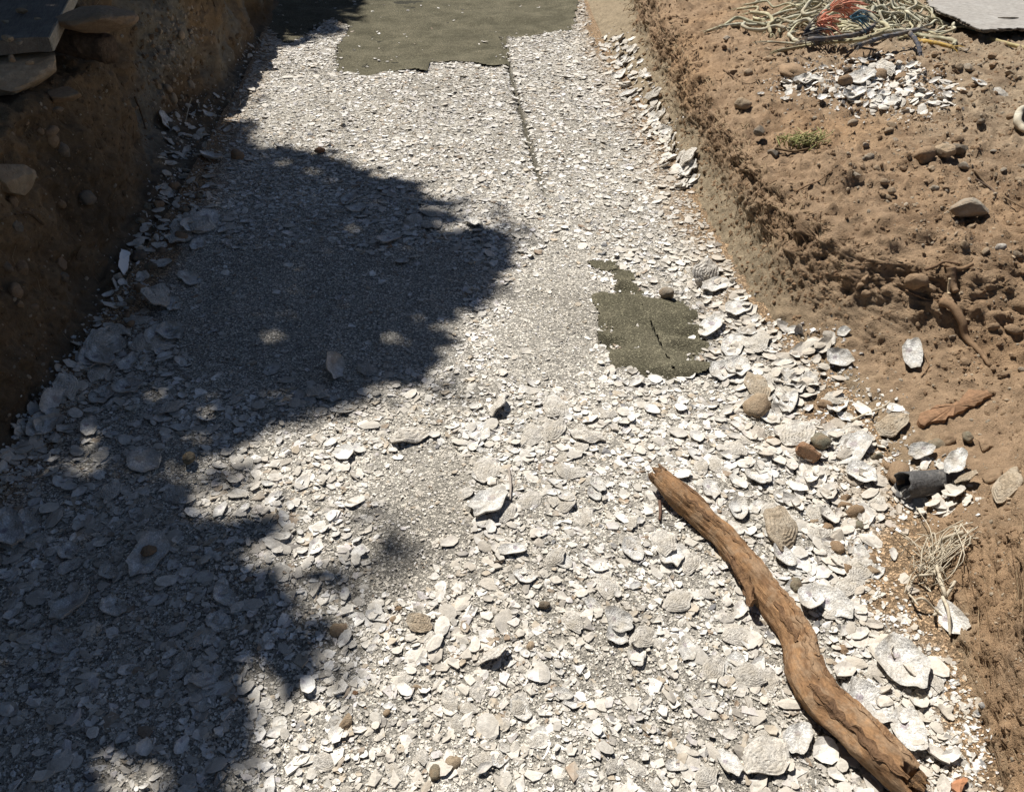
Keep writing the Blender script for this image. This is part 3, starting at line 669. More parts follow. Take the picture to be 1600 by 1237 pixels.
SHELL_N = 0
def put_shell(px, py, ln, ang, style, label, group=None, tilt=0.12, lift=.006, name='oyster_shell', wide=1.0, seed=None, roll=None):
    """px/py centre and ln length in photograph pixels, ang = direction of the long axis in the picture"""
    global SHELL_N; SHELL_N += 1
    r = random.Random(SHELL_N*31 if seed is None else seed)
    h, nm = hit_px(px, py); nm = soft_n(h)
    # world length from the pixel length on the local ground plane
    c = px+math.cos(math.radians(ang))*ln/2, py-math.sin(math.radians(ang))*ln/2
    d = px_dir(*c); t = (h-cam.location).dot(nm)/d.dot(nm); e = cam.location+d*t
    ax = e-h; L = 2*ax.length
    if L > .17 or L < .02: L = min(.16, max(.03, ln/1232*(h-cam.location).length*1.15))
    ax.normalize()
    nm2 = (nm+Vector((r.gauss(0, tilt), r.gauss(0, tilt), 0))); nm2.normalize()
    if roll is not None: nm2 = (Matrix.Rotation(roll, 3, ax) @ nm2)
    ax = (ax-nm2*ax.dot(nm2)).normalized(); bx = nm2.cross(ax)
    me = HIME[{'in': 0, 'out': 1, 'soil': 2}[style]][r.randrange(9)]
    o = link(name, me, label=label, cat='shell', group=group)
    R = Matrix((ax, bx, nm2)).transposed().to_4x4()
    o.matrix_world = Matrix.Translation(h+nm*lift) @ R @ Matrix.Diagonal((L, L*wide*r.uniform(.92, 1.1), L*r.uniform(.7, 1.0), 1))
    return o
NOTABLE = [
 (66, 668, 84, 55, 'in', 'largest white oyster shell at the foot of the dark left wall, lowest of the row'),
 (82, 634, 62, 40, 'in', 'smooth pale oyster shell overlapping the largest one at the left wall'),
 (104, 607, 46, 110, 'out', 'oval grey oyster shell just above the pair of big white ones at left'),
 (160, 533, 58, 35, 'out', 'round ridged oyster shell in shade at left, above a half buried one'),
 (158, 563, 52, 150, 'in', 'cupped oyster shell lying under the round ridged one at left'),
 (244, 476, 66, 95, 'out', 'long knobbly oyster shell standing on end near the dark left wall'),
 (139, 671, 30, 100, 'in', 'small bright white shell alone in the shade right of the largest left shell'),
 (232, 872, 80, 60, 'in', 'large flat pale shell in shade with a brown pebble lying on it'),
 (113, 952, 76, 35, 'in', 'long smooth pale shell in the dark lower left corner'),
 (17, 838, 70, 130, 'in', 'pale shell at the left picture edge pointing down right'),
 (85, 1046, 34, 15, 'in', 'small white shell in the dark lower left corner'),
 (318, 1066, 46, 10, 'in', 'slim white shell with a bright edge in the lower left shade'),
 (330, 250, 58, 155, 'in', 'white shell pitted with dark spots on the shaded talus at far left'),
 (259, 194, 42, 120, 'in', 'white ruffled oyster shell against the far left wall foot'),
 (268, 640, 52, 25, 'out', 'wide grey shell in the middle of the left shade'),
 (228, 722, 46, 150, 'in', 'pale shell in shade beside a round dark pebble'),
 (175, 770, 40, 60, 'out', 'grey oval shell in shade under the pale one beside the dark pebble'),
 (520, 580, 50, 70, 'in', 'upright pale shell in a clump at the lower middle of the large shadow'),
 (606, 378, 36, 30, 'in', 'bright pale shell in the upper right part of the large shadow'),
 (628, 411, 24, 5, 'in', 'small bluish white shell in the large shadow below the bright pale one'),
 (640, 682, 92, 20, 'out', 'large sunken oyster shell with a raised rim and dark hollow at mid floor'),
 (1043, 190, 44, 20, 'soil', 'tan oyster shell with a pale rim on the far right slope'),
 (1078, 247, 38, 5, 'out', 'grey brown shell on top of a white one at the right wall foot'),
 (1079, 266, 40, 165, 'in', 'white cupped shell under a grey brown one at the right wall foot'),
 (972, 62, 20, 60, 'in', 'single white shell high on the far right slope'),
 (971, 100, 40, 75, 'in', 'topmost pale shell of the cluster on the far right slope'),
 (968, 120, 38, 60, 'in', 'pale shell in the middle of the cluster on the far right slope'),
 (983, 150, 32, 20, 'in', 'white shell at the bottom of the cluster on the far right slope'),
 (1022, 150, 30, 25, 'out', 'pale shell right of the far slope cluster, nearest the wall'),
 (1115, 450, 54, 35, 'in', 'white ruffled shell stacked beside the rippled mat patch'),
 (1100, 437, 50, 40, 'out', 'grey shell standing on edge above the white stack beside the mat patch'),
 (1152, 486, 42, 25, 'in', 'fat white shell jutting right from the stack beside the mat patch'),
 (1112, 515, 44, 45, 'in', 'pale shell at the right edge of the rippled mat patch'),
 (1165, 523, 34, 5, 'in', 'yellowish white disc shaped shell right of the mat patch'),
 (1320, 520, 24, 20, 'in', 'small white oval shell alone on the soil slope'),
 (1312, 560, 46, 160, 'in', 'round white shell half sunk in the right soil slope'),
 (1425, 556, 50, 105, 'in', 'bright white triangular shell high on the right soil slope'),
 (1230, 634, 46, 80, 'in', 'round white shell with a grey middle on the right talus'),
 (1182, 607, 56, 120, 'soil', 'broad tan shell above the round tan stone on the right talus'),
 (1130, 583, 44, 60, 'in', 'white shell just below the mat patch corner'),
 (1395, 668, 60, 40, 'soil', 'large soil stained round shell on the right slope left of the bark strip'),
 (1246, 682, 50, 55, 'out', 'grey furrowed shell above the angular red brown stone'),
 (1332, 706, 60, 40, 'in', 'long white shell right of the angular red brown stone'),
 (1345, 742, 50, 140, 'in', 'pale split shell lower right of the angular red brown stone'),
 (1410, 1040, 104, 120, 'in', 'biggest white oyster shell beside the driftwood, tan hollow inside'),
 (1354, 1100, 96, 140, 'in', 'long white shell touching the right side of the driftwood'),
 (1422, 1146, 84, 110, 'in', 'white ruffled shell near the thick end of the driftwood'),
 (1196, 1188, 76, 35, 'out', 'broad flat pale shell lying alone left of the driftwood thick end'),
 (1140, 1196, 56, 130, 'in', 'white angular shell left of the broad flat pale one at the bottom'),
 (1245, 1157, 50, 65, 'in', 'ragged white shell just left of the lower driftwood'),
 (1302, 945, 78, 150, 'in', 'large white three cornered shell right of the driftwood bend'),
 (1266, 940, 52, 60, 'in', 'white cupped shell between the driftwood and the three cornered one'),
 (1215, 830, 64, 100, 'soil', 'long yellowish shell standing right of the upper driftwood'),
 (1223, 872, 46, 130, 'in', 'flat grey white shell right of the upper driftwood'),
 (966, 972, 52, 150, 'in', 'white shell with a yellow spot on the lower middle floor'),
 (1004, 1000, 46, 30, 'out', 'grey beige shell right of the yellow spotted one'),
 (1170, 1060, 54, 170, 'out', 'low pale shell left of the driftwood middle'),
 (772, 1028, 56, 25, 'out', 'grey shell tilted up with a dark gap beneath on the lower floor'),
 (800, 862, 50, 10, 'in', 'white shell with a curled edge at mid floor'),
 (655, 975, 44, 165, 'soil', 'tan dish shaped shell on the lower floor near the shadow'),
 (868, 640, 40, 130, 'out', 'pale rounded shell beside a dark gap at mid floor'),
 (915, 685, 58, 165, 'out', 'flat slab shaped shell at mid floor left of the driftwood tip'),
 (780, 640, 36, 50, 'out', 'upturned dark edged shell at mid floor'),
 (765, 790, 64, 40, 'in', 'bright white cluster shell at mid floor left of the driftwood'),
 (1440, 712, 44, 20, 'in', 'white shell propped just above the grey pipe'),
 (1500, 746, 40, 60, 'in', 'pale shell covering the right end of the grey pipe'),
 (1515, 757, 44, 20, 'soil', 'ridged brown white shell right of the grey pipe'),
 (1430, 790, 50, 140, 'in', 'white shell beneath the mouth of the grey pipe'),
 (1578, 765, 50, 60, 'soil', 'soil streaked shell at the right picture edge beyond the pipe'),
 (1492, 972, 60, 145, 'in', 'white shell caught under the root tangle'),
 (1383, 110, 62, 140, 'out', 'long grey white shell on top of the bank pile below the ropes'),
 (1345, 125, 50, 15, 'in', 'wide white shell at the middle of the bank pile'),
 (1330, 150, 56, 35, 'in', 'white shell standing at the front of the bank pile'),
 (1255, 130, 44, 20, 'in', 'bright white shell at the left end of the bank pile'),
 (1385, 165, 40, 165, 'in', 'lone white shell in front of the bank pile'),
 (1530, 134, 32, 170, 'in', 'left one of two flat white shells right of the bank pile'),
 (1562, 147, 34, 165, 'out', 'right one of two flat white shells right of the bank pile'),
 (1188, 149, 12, 10, 'in', 'tiny white oval shell left of the bank pile'),
 (1229, 159, 16, 35, 'in', 'small white oval shell in front left of the bank pile'),
]
SPECIAL = {'long knobbly': dict(roll=.5, lift=.03), 'grey shell tilted': dict(roll=-.55, lift=.015), 'grey shell standing': dict(roll=.9, lift=.03), 'upturned dark': dict(roll=-.8, lift=.015), 'upright pale': dict(roll=.7, lift=.02), 'white shell propped': dict(roll=.3, lift=.02), 'pale shell covering': dict(lift=.05, roll=.35), 'ridged brown': dict(lift=.025), 'large sunken': dict(roll=-.22, lift=-.004)}
for t in NOTABLE:
    kw = {}
    for k_, v_ in SPECIAL.items():
        if t[5].startswith(k_): kw = v_
    put_shell(*t, **kw)
REG = [  # polygon, count, length range, share outside-up, label, group
 ([(930, 740), (1180, 960), (1330, 1237), (820, 1237), (760, 1000), (880, 800)], 50, (28, 58), .5, 'weathered oyster shell on the sunlit floor left of the driftwood', 'shells on the floor left of the driftwood'),
 ([(500, 1010), (760, 1000), (820, 1237), (430, 1237)], 24, (26, 50), .7, 'weathered oyster shell on the sunlit floor at the bottom of the picture', 'shells on the bottom middle floor'),
 ([(740, 640), (1010, 640), (1010, 740), (880, 800), (700, 840)], 26, (26, 50), .6, 'oyster shell on the sunlit floor between the mat patch and the driftwood', 'shells on the middle floor'),
 ([(1060, 720), (1200, 660), (1400, 780), (1380, 900), (1290, 980)], 38, (28, 56), .5, 'oyster shell in the thick drift between driftwood and soil slope', 'shells between driftwood and slope'),
 ([(1100, 560), (1190, 520), (1330, 640), (1330, 720), (1220, 690)], 30, (26, 50), .5, 'oyster shell on the right talus below the soil wall', 'shells on the right talus'),
 ([(1320, 960), (1400, 980), (1520, 1120), (1520, 1237), (1450, 1200), (1340, 1060)], 12, (26, 50), .6, 'soil dusted oyster shell on the strip right of the driftwood', 'shells right of the driftwood'),
 ([(30, 800), (330, 760), (400, 900), (320, 1100), (10, 1130)], 30, (30, 58), .45, 'dim oyster shell in the lower left shadow', 'shells in the lower left shadow'),
 ([(130, 560), (250, 420), (300, 330), (350, 340), (260, 560), (170, 640)], 34, (30, 56), .3, 'dim oyster shell in the row along the left wall foot', 'shells along the left wall foot'),
 ([(400, 560), (560, 560), (600, 610), (480, 640)], 8, (28, 46), .5, 'dim oyster shell in the clump at the lower middle of the large shadow', 'shells in the middle shadow clump'),
 ([(500, 310), (700, 320), (780, 380), (640, 370)], 8, (22, 36), .5, 'dim oyster shell along the top of the large shadow', 'shells along the top of the large shadow')]
LANDMARKS = [('driftwood tip', 1030, 755), ('driftwood bend', 1240, 980), ('thick driftwood end', 1420, 1205), ('rippled mat patch', 1010, 520), ('grey pipe', 1440, 757),
 ('angular red brown stone', 1262, 715), ('large sunken shell', 640, 682), ('yellow spotted shell', 966, 972), ('root tangle', 1465, 900), ('largest left wall shell', 66, 668),
 ('pebble topped shell', 232, 872), ('long knobbly shell', 244, 476), ('round tan stone', 1182, 642), ('tilted dark gap shell', 772, 1028), ('broad flat bottom shell', 1196, 1188),
 ('three cornered white shell', 1302, 945), ('upright pale shell clump', 520, 580), ('bright pale shadow shell', 606, 378), ('long smooth corner shell', 113, 952), ('slim shadow shell', 318, 1066), ('bottom picture edge middle', 640, 1237)]
ORD = ['closest', 'second closest', 'third closest', 'fourth closest', 'fifth closest', 'sixth closest', 'seventh closest', 'eighth closest', 'ninth closest', 'tenth closest', 'eleventh closest', 'twelfth closest', 'thirteenth closest', 'fourteenth closest', 'fifteenth closest', 'sixteenth closest', 'seventeenth closest', 'eighteenth closest', 'nineteenth closest', 'twentieth closest']
plan = []
for poly, n, (a, b), so, lab, grp in REG:
    for (px, py) in px_scatter(poly, n, r2):
        ln = float(r2.uniform(a, b)); st = 'out' if r2.uniform() < so else 'in'
        nm_, lx, ly = min(LANDMARKS, key=lambda q: (q[1]-px)**2+(q[2]-py)**2)
        dx, dy = px-lx, py-ly; side_ = ('right of' if dx > 0 else 'left of') if abs(dx) > abs(dy) else ('below' if dy > 0 else 'above')
        plan.append([px, py, ln, float(r2.uniform(0, 180)), st, grp, (st, side_, nm_), dx*dx+dy*dy])
byk = {}
for p_ in plan: byk.setdefault(p_[6], []).append(p_)
for key, lst in byk.items():
    lst.sort(key=lambda q: q[7])
    for i, p_ in enumerate(lst):
        tone = 'rough beige oyster shell' if key[0] == 'out' else 'smooth whitish oyster shell'
        put_shell(p_[0], p_[1], p_[2]*.80, p_[3], p_[4], f'{tone}, {ORD[min(i, 19)]} such {key[1]} the {key[2]}', p_[5], tilt=.10, lift=-.001)
print('shells', SHELL_N)

# ------------------------------------------------------------------ stones
def stone(seed, sub, angular=0.0):
    r = np.random.default_rng(seed); bm = bmesh.new(); bmesh.ops.create_icosphere(bm, subdivisions=sub, radius=.5)
    V = np.array([v.co[:] for v in bm.verts]); F = np.array([[v.index for v in f.verts] for f in bm.faces]); bm.free()
    d = fbm(V[:, 0]*2.2+seed, V[:, 1]*2.2, V[:, 2]*2.2, 4, seed); V = V*(1+.55*d)[:, None]
    for q in range(int(angular*9)):
        n = r.normal(size=3); n /= np.linalg.norm(n); lim = r.uniform(.26, .40); t = V@n; V -= np.outer(np.maximum(t-lim, 0)*.9, n)
    V *= np.array([1, r.uniform(.65, .95), r.uniform(.45, .75)])
    return V, F, np.ones((len(V), 3))
ST_HI = [stone(900+i, 3, .0 if i < 6 else 1.0) for i in range(12)]
ST_LO = [stone(950+i, 1, .0 if i % 2 else .7) for i in range(10)]
STONE_N = 0
TONES = {'grey': (.36, .315, .25), 'brown': (.31, .21, .128), 'tan': (.40, .31, .21), 'red': (.30, .155, .085), 'dark': (.16, .145, .12), 'white': (.58, .55, .50), 'olive': (.20, .19, .14)}
SM = {}
def put_stone(px, py, wpx, tone, label, group=None, angular=False, flat=1.0, sink=.25, ang=0.0, asp=1.0, on=None):
    global STONE_N; STONE_N += 1; r = random.Random(STONE_N*17)
    i = r.randrange(6)+(6 if angular else 0); key = (i, tone)
    if key not in SM:
        v, f, c = ST_HI[i]; SM[key] = mesh_np('stone', v, f, M_STONE, c*np.array(TONES[tone]), not angular)
    h, nm = hit_px(px, py); nm = soft_n(h)
    L = wpx/FPX*((h-cam.location).dot(Vector((0, math.cos(PITCH), -math.sin(PITCH)))))
    o = link('stone', SM[key], label=label, cat='stone', group=group)
    R = nm.to_track_quat('Z', 'Y').to_matrix().to_4x4() @ Matrix.Rotation(math.radians(ang)+r.uniform(-.2, .2), 4, 'Z')
    zz = L*flat
    o.matrix_world = Matrix.Translation(h+nm*(zz*(.3-sink)+(on or 0))) @ R @ Matrix.Diagonal((L, L*asp, zz, 1))
    return o
for t in [
 (1182, 640, 50, 'tan', 'round tan stone among shells on the right talus', dict(asp=1.1, sink=.15)),
 (1262, 717, 46, 'red', 'angular red brown stone among shells above the driftwood', dict(angular=True, sink=.0)),
 (1282, 696, 30, 'olive', 'round olive pebble touching the angular red brown stone', dict(sink=.05)),
 (1512, 338, 56, 'grey', 'grey rock overhanging its own dark shadow on the right bank', dict(angular=True, sink=-.05, flat=.9)),
 (1472, 246, 44, 'tan', 'pale lumpy rock in the middle of the right bank', dict(angular=True, sink=.1)),
 (1444, 250, 34, 'brown', 'brown rock left of the pale lumpy rock on the right bank', dict(sink=.1)),
 (1495, 238, 36, 'dark', 'dark rock right of the pale lumpy rock on the right bank', dict(angular=True, sink=.1)),
 (1496, 220, 22, 'brown', 'small brown stone above the dark rock on the right bank', {}),
 (1190, 219, 28, 'dark', 'dark upright stone on the crest of the right bank', dict(angular=True, sink=-.1, flat=1.2)),
 (1208, 240, 26, 'dark', 'small dark slab below the dark upright stone on the crest', dict(angular=True)),
 (1434, 440, 34, 'brown', 'round brown pebble half sunk in the right soil slope', dict(sink=.15)),
 (1358, 246, 18, 'grey', 'grey pebble beside a dark hollow on the right bank', {}),
 (1332, 195, 18, 'grey', 'grey pebble below the shell pile on the right bank', {}),
 (1530, 195, 18, 'dark', 'dark angular stone below the two flat white shells', dict(angular=True, sink=0)),
 (1584, 515, 26, 'brown', 'round brown stone at the right picture edge on the slope', {}),
 (1513, 690, 22, 'olive', 'upright grey green stone on the slope above the pipe', dict(sink=-.1, flat=1.1)),
 (1540, 696, 38, 'brown', 'flat brown stone right of the grey green one above the pipe', dict(angular=True)),
 (1480, 688, 34, 'brown', 'brown stone left of the grey green one above the pipe', {}),
 (1462, 697, 28, 'olive', 'flat olive stone half under the brown one above the pipe', {}),
 (1552, 745, 42, 'brown', 'wide flat brown stone right of the pipe', dict(flat=.6)),
 (1403, 745, 30, 'brown', 'curved brown stone hugging the mouth of the pipe', dict(asp=1.9, ang=60, sink=0)),
 (1042, 466, 24, 'grey', 'round pale grey stone at the top edge of the mat patch', dict(sink=-.1)),
 (1395, 745, 0, '', '', None),
 (297, 723, 28, 'olive', 'round dark pebble in the left shade near the sun edge', dict(sink=-.1)),
 (234, 868, 22, 'brown', 'brown pebble lying on the large pale shell in shade', dict(on=.02, flat=.7)),
 (1243, 919, 28, 'olive', 'smooth olive stone between driftwood and white shells', dict(sink=0)),
 (1308, 858, 28, 'brown', 'brown stone in the shell drift right of the driftwood', {}),
 (1326, 890, 26, 'brown', 'dark brown stone at the soil edge right of the shell drift', dict(angular=True)),
 (1318, 1016, 20, 'brown', 'brown pebble beside the driftwood bend', {}),
 (680, 1208, 28, 'olive', 'rounded olive pebble at the bottom middle of the floor', dict(sink=.22, flat=.8)),
 (706, 1192, 24, 'tan', 'tan pebble right of the olive one at the bottom middle', {}),
 (541, 1128, 30, 'tan', 'tan stone on the lower floor at the shadow edge', dict(angular=True)),
 (527, 985, 26, 'tan', 'brownish lump of stone at the edge of the lower shadow', {}),
 (850, 948, 18, 'dark', 'dark blue grey pebble on the lower floor', dict(sink=0)),
 (555, 1083, 14, 'red', 'tiny orange brick like chip on the lower floor', dict(angular=True)),
 (1320, 130, 26, 'brown', 'brown stone inside the bank shell pile, left middle', {}),
 (1372, 122, 30, 'brown', 'brown stone under the long shell on the bank pile', {}),
 (1408, 122, 22, 'brown', 'dark brown stone right of the long shell on the bank pile', dict(angular=True)),
 (1240, 112, 60, 'brown', 'broad soil covered stone at the left of the bank pile', dict(flat=.5, sink=.3)),
 (1350, 86, 40, 'brown', 'brown stone between ropes and bank pile', dict(flat=.6)),
 (1160, 165, 26, 'tan', 'smooth tan stone sunk in the bank left of the pile', dict(sink=.2)),
 (370, 245, 24, 'brown', 'brown round stone on the shaded left talus', {}),
 (500, 240, 18, 'red', 'red brown stone at the upper edge of the large shadow', dict(sink=0)),
]:
    if t[5] is None: continue
    put_stone(t[0], t[1], t[2], t[3], t[4], **t[5])
STREG = [([(1250, 180), (1600, 190), (1600, 420), (1500, 400), (1350, 300)], 34, (9, 20), 'right bank', [('grey', 3), ('tan', 3), ('brown', 4), ('white', .4)]),
         ([(1400, 60), (1600, 90), (1600, 190), (1500, 180)], 22, (8, 20), 'upper right bank below the board', [('brown', 4), ('tan', 2), ('grey', 1)]),
         ([(1120, 60), (1280, 70), (1210, 110), (1150, 130)], 10, (9, 18), 'bank left of the ropes', [('grey', 2), ('tan', 2), ('brown', 2)]),
         ([(1260, 430), (1600, 400), (1600, 640), (1400, 520)], 16, (9, 20), 'right soil slope', [('brown', 5), ('grey', 1)]),
         ([(1200, 620), (1400, 640), (1400, 900), (1330, 960), (1200, 700)], 16, (14, 28), 'shell drift by the slope', [('brown', 5), ('olive', 2), ('tan', 2)]),
         ([(430, 980), (900, 880), (1180, 1000), (1200, 1237), (420, 1237)], 8, (9, 17), 'sunlit lower floor', [('tan', 4), ('grey', 3), ('brown', 2), ('dark', 1)]),
         ([(220, 300), (330, 280), (260, 420), (180, 560)], 16, (12, 24), 'left wall foot', [('brown', 3), ('dark', 2), ('olive', 2)]),
         ([(240, 40), (310, 40), (300, 150), (235, 170)], 22, (8, 18), 'gravelly far left wall', [('grey', 4), ('tan', 2)]),
         ([(60, 180), (170, 190), (150, 380), (60, 520), (10, 560), (10, 340)], 16, (12, 30), 'near left wall', [('brown', 5), ('dark', 2)])]
cnt = {}
SLM = [('long white shell pile', 1360, 135), ('grey overhanging rock', 1512, 338), ('pale lumpy rock', 1472, 246), ('two flat white shells', 1546, 140), ('rope heap', 1330, 40), ('grey pipe', 1440, 757), ('white triangular shell', 1425, 556), ('half sunk brown pebble', 1434, 440),
       ('angular red brown stone', 1262, 717), ('driftwood bend', 1240, 980), ('driftwood tip', 1030, 755), ('yellow spotted shell', 966, 972), ('jutting tan boulder', 8, 280), ('long knobbly shell', 244, 476), ('pitted white shell', 330, 250), ('bright ledge on the left wall', 290, 20), ('bottom olive pebble', 680, 1208), ('board', 1530, 25), ('wide pale bottom shell', 1196, 1188), ('dark upright crest stone', 1190, 219)]
ADJ = {'grey': 'grey', 'tan': 'tan', 'brown': 'brown', 'white': 'whitish', 'dark': 'dark', 'olive': 'olive'}
splan = []
for poly, n, (a, b), where, tones in STREG:
    ks, ws_ = zip(*tones); ws_ = np.array(ws_)/sum(ws_)
    for (px, py) in px_scatter(poly, n, r2):
        tn_ = str(r2.choice(ks, p=ws_)); nm_, lx, ly = min(SLM, key=lambda q: (q[1]-px)**2+(q[2]-py)**2)
        dx, dy = px-lx, py-ly; sd = ('right of' if dx > 0 else 'left of') if abs(dx) > abs(dy) else ('below' if dy > 0 else 'above')
        splan.append((px, py, float(r2.uniform(a, b)), tn_, where, (tn_, sd, nm_), dx*dx+dy*dy))
byk = {}
for p_ in splan: byk.setdefault(p_[5], []).append(p_)
for key, lst in byk.items():
    lst.sort(key=lambda q: q[6])
    for i, p_ in enumerate(lst):
        put_stone(p_[0], p_[1], p_[2], p_[3], f'small {ADJ[key[0]]} stone, {ORD[i]} such {key[1]} the {key[2]}', 'small stones on the '+p_[4], angular=random.random() < .6, sink=.24, ang=random.uniform(0, 180))

# loose gravel and soil crumbs: masses
def scatter_px_mass(polys, r, jit=10):
    tp, tn = [], []
    for poly, n in polys:
        for a, b in px_scatter(poly, n, r):
            h, nm = hit_px(a+r.normal(0, jit), max(1, b+r.normal(0, jit))); tp.append(h); tn.append(nm)
    return np.array(tp), np.array(tn)
r3 = np.random.default_rng(33)
GRAV = [([(1130, 60), (1600, 60), (1600, 420), (1480, 400), (1330, 300), (1200, 210)], 1500), ([(1250, 420), (1600, 400), (1600, 800), (1450, 700), (1350, 560)], 350), ([(1380, 760), (1600, 700), (1600, 1237), (1500, 1237)], 420),
        ([(0, 60), (250, 60), (240, 250), (120, 520), (0, 720)], 260), ([(230, 20), (330, 20), (300, 130), (240, 220)], 420), ([(900, 20), (1000, 60), (1110, 340), (1180, 470), (1110, 440), (1000, 220)], 350), (TALUS[4], 350)]
P, Nn = scatter_px_mass(GRAV, r3)
tone = np.array([[.34, .275, .195], [.36, .275, .185], [.30, .20, .12], [.32, .265, .195]])
protos = [(v, f, c*tone[i % 4]) for i, (v, f, c) in enumerate(ST_LO)]
dist = np.linalg.norm(P-np.array([0, 0, CAM_H]), axis=1)
sz = dist*(.0017+.0048*r3.uniform(0, 1, len(P))**4)
V, F, C = inst(protos, P+Nn*(sz*.0)[:, None], Nn, sz, r3, .2)
link('gravel', mesh_np('gravel', V, F, M_STONEBITS, C), label='loose gravel strewn over the soil banks', kind='stuff')
CRUMB = [([(1020, 0), (1250, 0), (1250, 60), (1600, 60), (1600, 1237), (1540, 1237), (1420, 830), (1600, 700), (1350, 560), (1180, 480), (1050, 120)], 5600), ([(980, 0), (1060, 60), (1110, 150), (1230, 350), (1330, 420), (1330, 480), (1190, 470), (1100, 320), (1010, 130)], 1800),
         ([(1500, 820), (1600, 820), (1600, 1237), (1540, 1237)], 500), ([(0, 0), (420, 0), (380, 120), (250, 200), (180, 380), (0, 700)], 2200)]
P, Nn = scatter_px_mass(CRUMB, r3, 6)
dist = np.linalg.norm(P-np.array([0, 0, CAM_H]), axis=1); sz = dist*(.0015+.0062*r3.uniform(0, 1, len(P))**4)
sc_ = np.array([[.275, .178, .104], [.25, .165, .098], [.30, .205, .125], [.23, .155, .092]])
protos = [(v, f, c*sc_[i % 4]) for i, (v, f, c) in enumerate(ST_LO)]
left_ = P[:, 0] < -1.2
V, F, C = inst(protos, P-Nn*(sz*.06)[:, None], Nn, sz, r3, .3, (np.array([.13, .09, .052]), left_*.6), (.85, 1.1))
link('soil_crumbs', mesh_np('soil_crumbs', V, F, M_SOIL, C), label='crumbs and clods of dry brown soil on both banks', kind='stuff')

# ------------------------------------------------------------------ tubes: driftwood, ropes, roots, pipe
def spline(pts, n):
    p = np.array(pts, float); m = len(p); d = np.concatenate([[0], np.cumsum(np.linalg.norm(np.diff(p[:, :3], axis=0), axis=1))])
    t = np.linspace(0, d[-1], n); out = []
    pp = np.vstack([2*p[0]-p[1], p, 2*p[-1]-p[-2]])
    for q in t:
        i = min(max(np.searchsorted(d, q, 'right')-1, 0), m-2); u = (q-d[i])/max(d[i+1]-d[i], 1e-9)
        a, b, c, e = pp[i], pp[i+1], pp[i+2], pp[i+3]
        out.append(.5*((2*b)+(-a+c)*u+(2*a-5*b+4*c-e)*u*u+(-a+3*b-3*c+e)*u**3))
    return np.array(out)
def frames(C):
    T = np.gradient(C, axis=0); T /= np.linalg.norm(T, axis=1, keepdims=True)+1e-9
    A = np.zeros_like(C); a = np.cross(T[0], [0, 0, 1.0]); a = a if np.linalg.norm(a) > .05 else np.cross(T[0], [1.0, 0, 0]); a /= np.linalg.norm(a)
    for i in range(len(C)):
        a = a-T[i]*np.dot(a, T[i]); a /= np.linalg.norm(a)+1e-9; A[i] = a
    return T, A, np.cross(T, A)
def tube(C, R, k, off=0, fn=None, caps=True):
    """returns verts, quads(as tris)"""
    T, A, B = frames(C); th = np.linspace(0, 2*math.pi, k, endpoint=False)
    rr = np.repeat(np.asarray(R)[:, None], k, 1)
    if fn is not None: rr = rr*fn(np.arange(len(C))[:, None]/(len(C)-1), th[None, :])
    V = C[:, None, :] + rr[..., None]*(np.cos(th)[None, :, None]*A[:, None, :]+np.sin(th)[None, :, None]*B[:, None, :])
    n = len(C); i = np.arange(n-1)[:, None]*k; j = np.arange(k)[None, :]; j2 = (j+1) % k
    q = np.stack([i+j, i+j2, i+k+j2, i+k+j], -1).reshape(-1, 4); F = np.concatenate([q[:, [0, 1, 2]], q[:, [0, 2, 3]]])
    V = V.reshape(-1, 3)
    if caps:
        V = np.vstack([V, C[0], C[-1]]); a, b = n*k, n*k+1; jj = np.arange(k)
        F = np.concatenate([F, np.stack([np.full(k, a), (jj+1) % k, jj], 1), np.stack([np.full(k, b), (n-1)*k+jj, (n-1)*k+(jj+1) % k], 1)])
    return V, F+off
def grain_attr(me, g):
    a = me.attributes.new('Grain', 'FLOAT_VECTOR', 'POINT'); a.data.foreach_set('vector', np.ascontiguousarray(g, np.float32).ravel())
def m_grain(name, c1, c2, c3, sc=(6, 2.2, 2.2), rough=.85, patch=9, pr=(.5, .66)):
    m, n, b = nt(name); g = N(n, 'ShaderNodeAttribute', attribute_name='Grain').outputs['Vector']
    mp = N(n, 'ShaderNodeMapping'); mp.inputs['Scale'].default_value = sc; n.links.new(g, mp.inputs['Vector'])
    n1 = noise(n, mp.outputs[0], 1.0, 7, .65); n2 = noise(n, mp.outputs[0], 4.1, 5, .65); v = coords(n); n3 = noise(n, v, patch, 6, .65)
    c = mixc(n, ramp(n, n1, [(.36, 0.0), (.62, 1.0)]), c1, c2); c = mixc(n, ramp(n, n3, [(pr[0], 0.0), (pr[1], .85)]), c, c3)
    c = mul(n, c, ramp(n, n2, [(.3, .72), (.68, 1.18)])); c = mul(n, c, ramp(n, noise(n, v, 140, 4), [(.3, .8), (.7, 1.12)]))
    n.links.new(c, b.inputs['Base Color']); b.inputs['Roughness'].default_value = rough; b.inputs['Specular IOR Level'].default_value = .2
    p = bump(n, b, n1, .6, .010); p = bump(n, b, n2, .5, .004, p); bump(n, b, noise(n, v, 180, 4), .4, .003, p)
    return m
M_DRIFT = m_grain('driftwood', (.34, .195, .095), (.17, .095, .048), (.29, .195, .118), (9, 2.2, 2.2), .9, 17, (.46, .58))
M_DRIFTBARK = m_grain('driftwood_bark', (.15, .085, .045), (.21, .12, .06), (.12, .07, .04), (6, 2, 2))
M_ENDW = m_grain('split_wood', (.26, .15, .07), (.10, .06, .035), (.06, .04, .03), (4, 5, 5))
